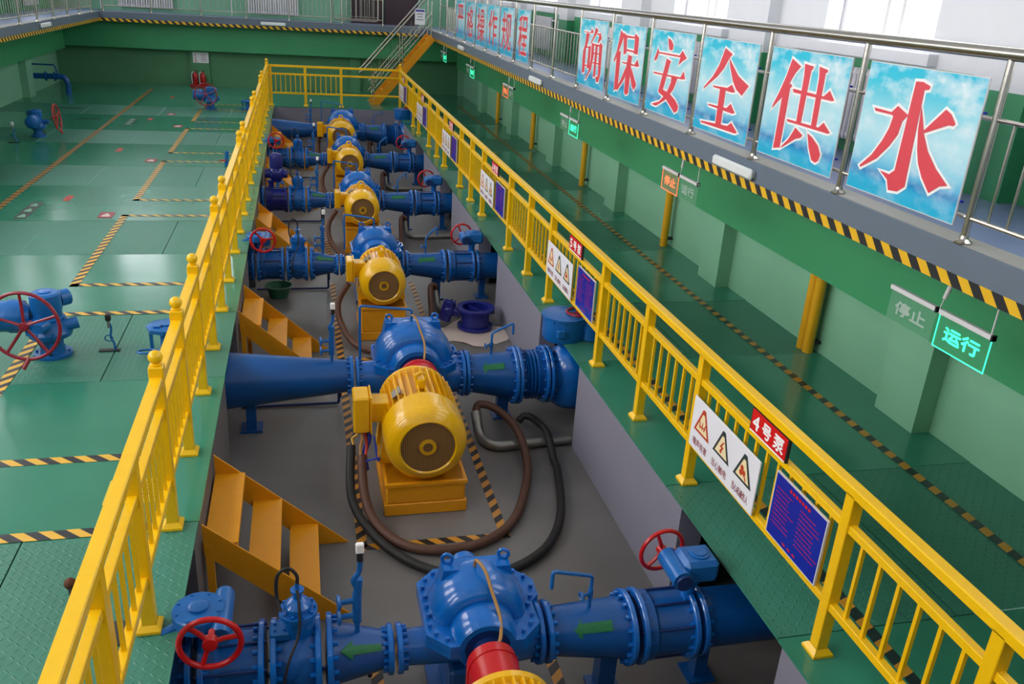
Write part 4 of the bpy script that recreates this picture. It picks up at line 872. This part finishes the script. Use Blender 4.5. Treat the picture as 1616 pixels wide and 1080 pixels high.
# ------------------------------------------------------------------ hanging run / stop signs under the right walkway
XH = 4.22
NAMEH = ['nearest of the hanging signs, right characters lit green', 'second hanging sign from the front, left characters lit orange red', 'third hanging sign from the front, right half lit green', 'fourth hanging sign from the front, left half lit orange', 'fifth hanging sign from the front, lit green', 'farthest hanging sign near the amber stair, lit green']
for k, (ya, yb, lit) in enumerate(((5.17, 4.14, 1), (9.58, 8.58, 0), (14.04, 13.03, 1), (18.5, 17.48, 0), (22.95, 21.83, 1), (27.37, 26.28, 1))):
    t = thing('hanging_sign', 'clear acrylic pump status sign: '+NAMEH[k], 'sign', (XH, (ya+yb)/2, 1.4), 'hanging status signs'); ym = (ya+yb)/2
    for i, (y0, y1, tx) in enumerate(((ya, ym+.012, '停止'), (ym-.012, yb, '运行'))):
        p = MB().box((XH, (y0+y1)/2, 1.515), (.006, y0-y1-.015, .235)).build('acrylic_panel', 'acryl' if i != lit else ('acryl_g' if i else 'acryl_r'), t, 0)
        MB().box((XH, (y0+y1)/2, 1.645), (.035, y0-y1, .035), bev=.004).build('light_bar', 'alum', t, 0)
        m = MB(); on = i == lit; gm = 'glow_g' if i else 'glow_r'; w = y0-y1; M_ = mapper(y0, y1, 1.4, 1.63, XH-.004); o, U, W, w, h = M_
        letter(m, tx, o+U*w*.17+W*h*.3, U, W, w*.66, h*.44, off=.001, bold=.004); m.build('lettering', gm if on else 'unlit', p, 0)
        e = MB()
        if on:
            for (q0, q1, a, b) in ((y0-.006, y0-.012, 1.4, 1.63), (y1+.012, y1+.006, 1.4, 1.63), (y0-.006, y1+.006, 1.396, 1.402)): e.box((XH-.004, (q0+q1)/2, (a+b)/2), (.006, abs(q0-q1), b-a))
            e.build('lit_edge', gm, p, 0)
        MB().box((XH, y1+.006, 1.645), (.04, .012, .04)).build('end_cap', 'dark', t, 0)
    MB().cyl((XH, ym, 1.66), (XH, ym-.03, 1.8), .004, n=6).cyl((XH, ym-.02, 1.74), (XH, ym-.06, 1.91), .016, n=8).cyl((XH, yb+.03, 1.66), (XH, yb+.03, 1.905), .006, n=6).build('hanger', 'alum', t)
# ------------------------------------------------------------------ lamps on the grey slab edge
def edge_lamp(c, d, nrm, L, label):
    c, d, n = V(c), V(d), V(nrm); R = M((d, n, d.cross(n))).transposed()
    t = thing('emergency_light', label, 'light', tuple(c-V((0, 0, .05))))
    MB().box(c+n*.012, (L*.96, .024, .07), R, .004).build('housing', 'alum', t, 20)
    MB().box(c+n*.04, (L, .05, .1), R, .02).build('diffuser', 'lampw', t, 40)
for y, la in ((7.5, 'white tube light on slab edge below the poster reading 供'), (15.08, 'white tube light on slab edge near the poster reading 程'), (22.7, 'white tube light on slab edge nearest the amber stair')): edge_lamp((RX, y, 2.06), (0, 1, 0), (-1, 0, 0), .8, la)
edge_lamp((LX, 23.4, 2.08), (0, 1, 0), (1, 0, 0), .85, 'white tube light on the left walkway slab edge'); edge_lamp((-.8, FY, 2.06), (1, 0, 0), (0, -1, 0), .76, 'white tube light on the far walkway slab edge')
# ------------------------------------------------------------------ yellow pipes on the right wall
for y, n, la in ((7.78, 2, 'pair'), (11.8, 1, 'single'), (16.02, 1, 'third'), (20.06, 1, 'fourth'), (24.0, 1, 'fifth')):
    for j in range(n):
        x, yy, r = 5.36, y-.12*j, .058
        t = thing('vertical_pipe', {'pair': ('far one of the nearest pair of yellow wall pipes', 'near one of the nearest pair of yellow wall pipes')[j], 'single': 'yellow pipe on green wall below the orange lit hanging sign', 'third': 'yellow wall pipe, third position from the front', 'fourth': 'yellow wall pipe, fourth position from the front', 'fifth': 'farthest yellow wall pipe near the fire dark corner'}[la].replace('fire ', ''), 'pipe', (x, yy, 0), 'yellow wall pipes')
        MB().cyl((x, yy, 0), (x, yy, 1.1), r, n=22).build('pipe', 'yellow_pi', t)
        MB().box((x+.055, yy, .12), (.13, .1, .03)).build('bracket', 'dark', t, 0)
# ------------------------------------------------------------------ radiators
def radiator(c, d, nrm, L, z0, z1, label):
    c, d, n = V(c), V(d), V(nrm); t = thing('radiator', label, 'radiator', (c.x, c.y, SLZ), 'white column radiators'); k = int(L/.075); m = MB()
    for i in range(k):
        p = c+d*(-L/2+(i+.5)*L/k)
        m.box(p+V((0, 0, (z0+z1)/2))+n*.075, ((L/k)*.72 if abs(d.x) else .06, (L/k)*.72 if abs(d.y) else .06, z1-z0), bev=.012)
    m.build('columns', 'rad', t, 40)
    q = MB()
    for z in (z0+.05, z1-.05): q.cyl(c-d*L/2+V((0, 0, z))+n*.075, c+d*L/2+V((0, 0, z))+n*.075, .022, n=10)
    q.build('header', 'rad', t)
    MB().pipe([c-d*(L/2+.02)+V((0, 0, z1-.06))+n*.075, c-d*(L/2+.5)+V((0, 0, z1-.06))+n*.075, c-d*(L/2+.5)+V((0, 0, SLZ+.02))+n*.075], .018, 8, .04).build('feed_pipe', 'rad', t)
radiator((-4.7, YW1, 0), (1, 0, 0), (0, -1, 0), 1.65, 2.3, 2.95, 'white radiator on far upper wall, left one'); radiator((-.8, YW1, 0), (1, 0, 0), (0, -1, 0), 1.62, 2.3, 2.95, 'white radiator on far upper wall, beside the dark door')
for k, y in enumerate(WIN_Y[1:7]): radiator((XW1, y+.75, 0), (0, 1, 0), (-1, 0, 0), 1.45, 2.3, 3.0, 'white radiator under the %s right hand window from the front' % ('second', 'third', 'fourth', 'fifth', 'sixth', 'seventh')[k])
for k, y in enumerate(WIN_Y[4:8]): radiator((XW0, y+.75, 0), (0, 1, 0), (1, 0, 0), 1.45, 2.3, 3.0, 'white radiator under left wall window, %s from the far end' % ('fourth', 'third', 'second', 'first')[k])
# ------------------------------------------------------------------ valves standing on the left deck
def actuator(label, c, s, rot, wheel_m, group=None):
    t = thing('valve_actuator', label, 'valve actuator', c, group); c = V(c)
    X = V((math.cos(rot), math.sin(rot), 0)); Y = V((-math.sin(rot), math.cos(rot), 0)); P = lambda x, y, z: c+X*x*s+Y*y*s+V((0, 0, z*s))
    MB().lathe(P(0, 0, 0), (0, 0, 1), [(0, .15*s), (.025*s, .15*s), (.03*s, .1*s), (.1*s, .09*s), (.18*s, .1*s)], 26).bolts(P(0, 0, .025), (0, 0, 1), .125*s, 6, .012*s, .02*s).build('pedestal', 'blue_a', t)
    b = MB().lathe(P(0, 0, .16), (0, 0, 1), [(0, .1*s), (.02*s, .165*s), (.06*s, .175*s), (.1*s, .15*s), (.16*s, .14*s)], 32).bolts(P(0, 0, .2), (0, 0, 1), .165*s, 8, .016*s, .04*s).cyl(P(.1, -.02, .26), P(.22, .02, .28), .05*s, n=16)
    b.lathe(P(0, 0, .31), (0, 0, 1), [(0, .12*s), (.03*s, .13*s), (.04*s, .112*s), (.08*s, .112*s), (.1*s, .12*s), (.23*s, .118*s), (.245*s, .1*s)], 32).cyl(P(.07, .1, .46), P(.13, .16, .46), .07*s, n=18).build('gear_housing', 'blue_a', t)
    MB().lathe(P(0, 0, .55), (0, 0, 1), [(0, .05*s), (.012*s, .05*s), (.014*s, .03*s)], 18).build('cap', 'blue', t)
    MB().lathe(P(-.12, 0, .35), -X, [(0, .085*s), (.03*s, .1*s), (.05*s, .13*s), (.1*s, .14*s), (.16*s, .14*s), (.165*s, .13*s), (.28*s, .125*s), (.3*s, .1*s), (.31*s, .03*s)], 28).build('motor', 'blue_a', t)
    MB().cyl(P(0, -.1, .3), P(-.02, -.24, .32), .06*s, .04*s, n=16).build('shaft_housing', 'blue_a', t)
    hw = handwheel(t, P(-.06, -.42, .42), -Y+V((-.15, 0, .1)), .27*s, .014*s, 5, wheel_m, .12*s, .35)
    MB().cyl(P(-.05, -.45, .16), P(-.09, -.5, .09), .018*s, n=8).build('grip', wheel_m, hw)
    MB().tube([P(-.1, -.1, .22), P(-.06, -.12, .14), P(0, -.12, .06), P(.02, -.1, .0)], .008*s, 8).build('cable', 'dark', t)
    return t
actuator('large blue electric valve actuator with dark red wheel on left deck tread plate', (-2.4, 8.28, 0), 1.14, 0, 'crimson')
actuator('distant blue valve actuator with dark red wheel before the fire extinguishers', (-2.42, 25.15, 0), 1.05, 0, 'crimson')
actuator('shadowed blue valve actuator with red wheel on its right, near left wall', (-5.5, 20.3, 0), 1.0, pi/2, 'red')
def gear_operator(label, c, s):
    c = V(c); t = thing('gear_operator', label, 'valve operator', tuple(c)); P = lambda x, y, z: c+V((x, y, z))*s
    MB().lathe(P(0, 0, 0), (0, 0, 1), [(0, .1*s), (.02*s, .1*s), (.03*s, .07*s), (.2*s, .06*s), (.24*s, .09*s)], 24).box(P(-.14, -.02, .13), (.03*s, .03*s, .26*s)).box(P(.12, .06, .13), (.03*s, .03*s, .26*s)).build('pedestal', 'blue_a', t)
    MB().lathe(P(0, 0, .24), (0, 0, 1), [(0, .175*s), (.04*s, .185*s), (.045*s, .17*s)], 8).lathe(P(0, 0, .28), (0, 0, 1), [(0, .05*s), (.02*s, .05*s)], 16).box(P(-.07, -.06, .295), (.07*s, .05*s, .02*s), bev=.006).build('octagonal_cover', 'blue_a', t, 20)
    MB().torus(P(-.17, -.12, .06), (0, .2, 1), .09*s, .011*s, 26, 8).build('ring_handle', 'blue_a', t)
gear_operator('low blue octagonal valve operator with ring handle behind left railing', (-1.36, 8.25, 0), 1.0)
gear_operator('distant low blue valve operator on black base behind left railing', (-1.45, 25.1, 0), .95)
def instrument(label, c, head, s=1):
    c = V(c); t = thing('instrument_post', label, 'instrument', tuple(c)); P = lambda x, y, z: c+V((x, y, z))*s
    MB().box(P(-.02, 0, .004), (.19*s, .06*s, .008*s)).build('slot_plate', 'dark', t, 0)
    MB().pipe([P(.03, 0, 0), P(.03, 0, .08), P(0, 0, .14), P(.02, 0, .24), P(0, 0, .3)], .011*s, 8, .03).torus(P(-.015, 0, .13), (0, 1, .2), .035*s, .006*s, 16, 6).build('syphon_pipe', 'blue_a', t)
    MB().cyl(P(0, 0, .24), P(0, 0, .31), .016*s, n=10).build('union', 'galv', t)
    MB().box(P(0, 0, .345), (.05*s, .045*s, .07*s), bev=.01).build('gauge_head', head, t, 20)
instrument('small black headed gauge post standing beside the large deck actuator', (-1.89, 8.33, 0), 'dark')
instrument('thin blue riser with white gauge head beside the shadowed left actuator', (-5.75, 19.5, 0), 'alum', 1.1)
t = thing('lever_valve', 'blue lever with small red pin on deck behind left railing', 'valve', (-1.46, 17.5, 0))
MB().box((-1.46, 17.5, .14), (.07, .05, .28), M.Rotation(.12, 3, 'Y'), .01).build('lever', 'blue_a', t, 20); MB().cyl((-1.46, 17.48, .1), (-1.6, 17.46, .1), .012, n=8).build('pin', 'red', t); MB().cyl((-1.46, 17.5, 0), (-1.46, 17.5, .03), .05, n=14).build('base', 'blue_a', t)
t = thing('elbow_pipe', 'dark blue elbow pipe from the left wall column down to the deck', 'pipe', (-6.4, 27.1, 0))
MB().pipe([(-7.36, 27.1, .5), (-6.4, 27.1, .5), (-6.4, 27.1, 0)], .075, 20, .2).build('pipe', 'blue_p', t)
for x in (-6.95, -6.72): MB().cyl((x, 27.1, .5), (x+.03, 27.1, .5), .13, n=24).build('flange', 'blue_p', t)
MB().pipe([(-7.36, 27.0, .82), (-6.66, 27.0, .82), (-6.6, 27.05, .53)], .022, 10, .05).build('branch_pipe', 'blue_p', t)
for a, la in (((-5.85, 24.6), 'thin black floor slot nearest the elbow pipe'), ((-5.05, 22.9), 'thin black floor slot between left actuator and tape'), ((-6.0, 22.6), 'thin black floor slot behind the shadowed left actuator')): tag(MB().box((a[0], a[1], .004), (.55, .05, .008)).build('floor_slot', 'dark', None, 0), la, 'floor slot')
k_ = thing('hose_coupling', 'small dark pipe stub sticking up by left railing bottom', 'pipe stub', (-1.4, 4.5, 0)); MB().cyl((-1.4, 4.5, 0), (-1.42, 4.54, .07), .022, n=10).build('stub', 'dark', k_); MB().sphere((-1.43, 4.56, .09), .036, 12).build('cap', 'rust', k_)
tag(MB().box((-1.12, 4.18, .004), (.1, .2, .008), M.Rotation(-.1, 3, 'Z')).build('floor_hatch', 'dark', None, 0), 'small black hatch in deck seen through left railing', 'hatch')
# fire corner on the far pillar
for j, x in enumerate((-3.3, -3.07)):
    t = thing('fire_extinguisher', ('left' if j == 0 else 'right')+' one of two red fire extinguishers at the far pillar', 'fire extinguisher', (x, 30.08, 0), 'red fire extinguishers')
    MB().lathe((x, 30.08, .06), (0, 0, 1), [(0, .075), (.02, .085), (.3, .085), (.36, .06), (.39, .025), (.42, .025)], 24).build('cylinder', 'ext_r', t)
    MB().box((x+.02, 30.07, .5), (.1, .02, .025), bev=.006).build('lever', 'dark', t); MB().tube([(x-.03, 30.05, .48), (x-.1, 30.0, .42), (x-.1, 30.0, .2), (x-.09, 30.0, .12)], .011, 8).build('hose', 'alum', t)
b = tag(MB().box((-3.18, 30.06, .035), (.56, .22, .07), bev=.01).build('extinguisher_tray', 'ext_r', None, 20), 'low red tray under the two fire extinguishers', 'tray')
t = thing('notice_board', 'white fire notice with red characters on the far pillar', 'sign', (-3.12, 30.23, .74)); MB().box((-3.11, 30.228, .9), (.48, .012, .32)).build('board', 'sign_w', t, 0); m = MB()
letter(m, '灭', (-3.3, 30.221, .93), (1, 0, 0), (0, 0, 1), .06, .08); letter(m, '火', (-3.3, 30.221, .84), (1, 0, 0), (0, 0, 1), .06, .08); letter(m, '器', (-3.3, 30.221, .76), (1, 0, 0), (0, 0, 1), .06, .07); m.build('lettering', 'sign_r', t, 0)
m = MB()
for i in range(5): m.box((-3.02, 30.221, 1.0-.05*i), (.2-.03*(i % 3), .002, .014))
m.build('lettering', 'ink_m', t, 0)
# floor stickers
def sticker(label, c, w, L, m, mk, ink):
    t = thing('floor_sticker', label, 'floor sticker', (c[0], c[1], 0), 'floor direction stickers'); R = M.Rotation(0, 3, 'Z')
    MB().box((c[0], c[1], .002), (w, L, .004)).build('base', m, t, 0); q = MB()
    for i in range(mk):
        y = c[1]-L/2+L*(i+.5)/mk; h = L/mk*.3
        q.add([(c[0]-w*.3, y-h, .0055), (c[0]+w*.3, y-h, .0055), (c[0]+w*.3, y-h*.3, .0055), (c[0], y+h, .0055), (c[0]-w*.3, y-h*.3, .0055)], [(0, 1, 2, 3, 4)])
    q.build('arrow', ink, t, 0)
for c, la in (((-3.68, 14.67), 'nearest orange arrow sticker on left floor'), ((-3.66, 18.89), 'second orange arrow sticker from the front on left floor'), ((-3.68, 23.1), 'third orange arrow sticker from the front on left floor'), ((-3.68, 27.3), 'farthest orange arrow sticker on left floor')): sticker(la, c, .1, .34, 'ink_o', 1, 'crimson')
for c, la in (((-4.05, 13.88), 'nearest grey footprint sticker with pale green marks beside long tape'), ((-4.05, 22.6), 'farther grey footprint sticker with pale marks on left floor')): sticker(la, c, .17, 1.0, 'ink_k', 3, 'wall_lt')
for c, la in (((-2.92, 13.6), 'nearest pinkish label stuck at the corner of a taped bay'), ((-2.9, 17.85), 'second pinkish label from the front at a taped bay'), ((-2.91, 22.1), 'third pinkish label from the front at a taped bay'), ((-3.3, 24.0), 'farthest pinkish label on left floor')): sticker(la, c, .2, .34, 'ink_m', 1, 'cloth')
t = thing('floor_notice', 'pale yellow notice sheet on deck seen through left railing', 'notice', (-1.25, 5.7, 0)); MB().box((-1.25, 5.69, .003), (.4, .32, .006)).build('sheet', 'ochre', t, 0); m = MB()
for i in range(5):
    for j in range(5): m.box((-1.4+.072*j, 5.59+.05*i, .007), (.05 if (i+j) % 3 else .03, .018, .002))
m.build('lettering', 'ink_m', t, 0)
# things lying in the pit
t = tag(MB().lathe((-.42, 12.75-.28, PZ+.005), (0, 0, 1), [(0, .13), (.17, .195), (.17, .21), (.18, .21), (.18, .19), (.02, .12), (.021, .0001)], 36).build('plastic_basin', 'basin'), 'green plastic basin on pit floor left of the third pump line', 'basin')
cx, cy = 2.28, 10.98; t = thing('spare_valve', 'spare indigo valve body lying flange up on white plastic sheet', 'valve', (cx, cy, PZ+.02))
MB().lathe((cx, cy, PZ+.02), (0, 0, 1), [(0, .25), (.04, .25), (.045, .2), (.26, .2), (.265, .27), (.3, .27), (.3, .185), (.02, .185)], 44, False).bolts((cx, cy, PZ+.305), (0, 0, 1), .235, 16, .012, .006).build('body', 'indigo', t, 30)
MB().cyl((cx, cy, PZ+.06), (cx, cy, PZ+.08), .18, n=30).box((cx, cy, PZ+.2), (.02, .3, .2), M.Rotation(.5, 3, 'Z')).build('disc', 'indigo', t, 0)
MB().sphere((cx-.36, cy+.12, PZ+.24), .11, 16).cyl((cx-.36, cy+.12, PZ+.24), (cx-.2, cy+.06, PZ+.22), .07, n=16).cyl((cx-.42, cy+.12, PZ+.1), (cx-.34, cy+.12, PZ+.36), .09, n=16).bolts((cx-.34, cy+.12, PZ+.36), (0, 0, 1), .07, 6, .012, .02).build('gearbox', 'indigo', t)
rg = random.Random(5); n = 22; sh = MB(); ring = [(cx-.08+(.34+.2*rg.random())*math.cos(2*pi*i/n)*1.1, cy-.2+(.3+.26*rg.random())*math.sin(2*pi*i/n), PZ+.006+.014*rg.random()) for i in range(n)]
mid = [((x+cx)/2, (y+cy-.1)/2, PZ+.008+.006*rg.random()) for x, y, z in ring]
sh.add(ring+mid+[(cx, cy, PZ+.01)], [(i, (i+1) % n, n+(i+1) % n, n+i) for i in range(n)]+[(n+i, n+(i+1) % n, 2*n) for i in range(n)]); tag(sh.build('plastic_sheet', 'cloth'), 'crumpled white plastic sheet under the spare indigo valve', 'sheet')
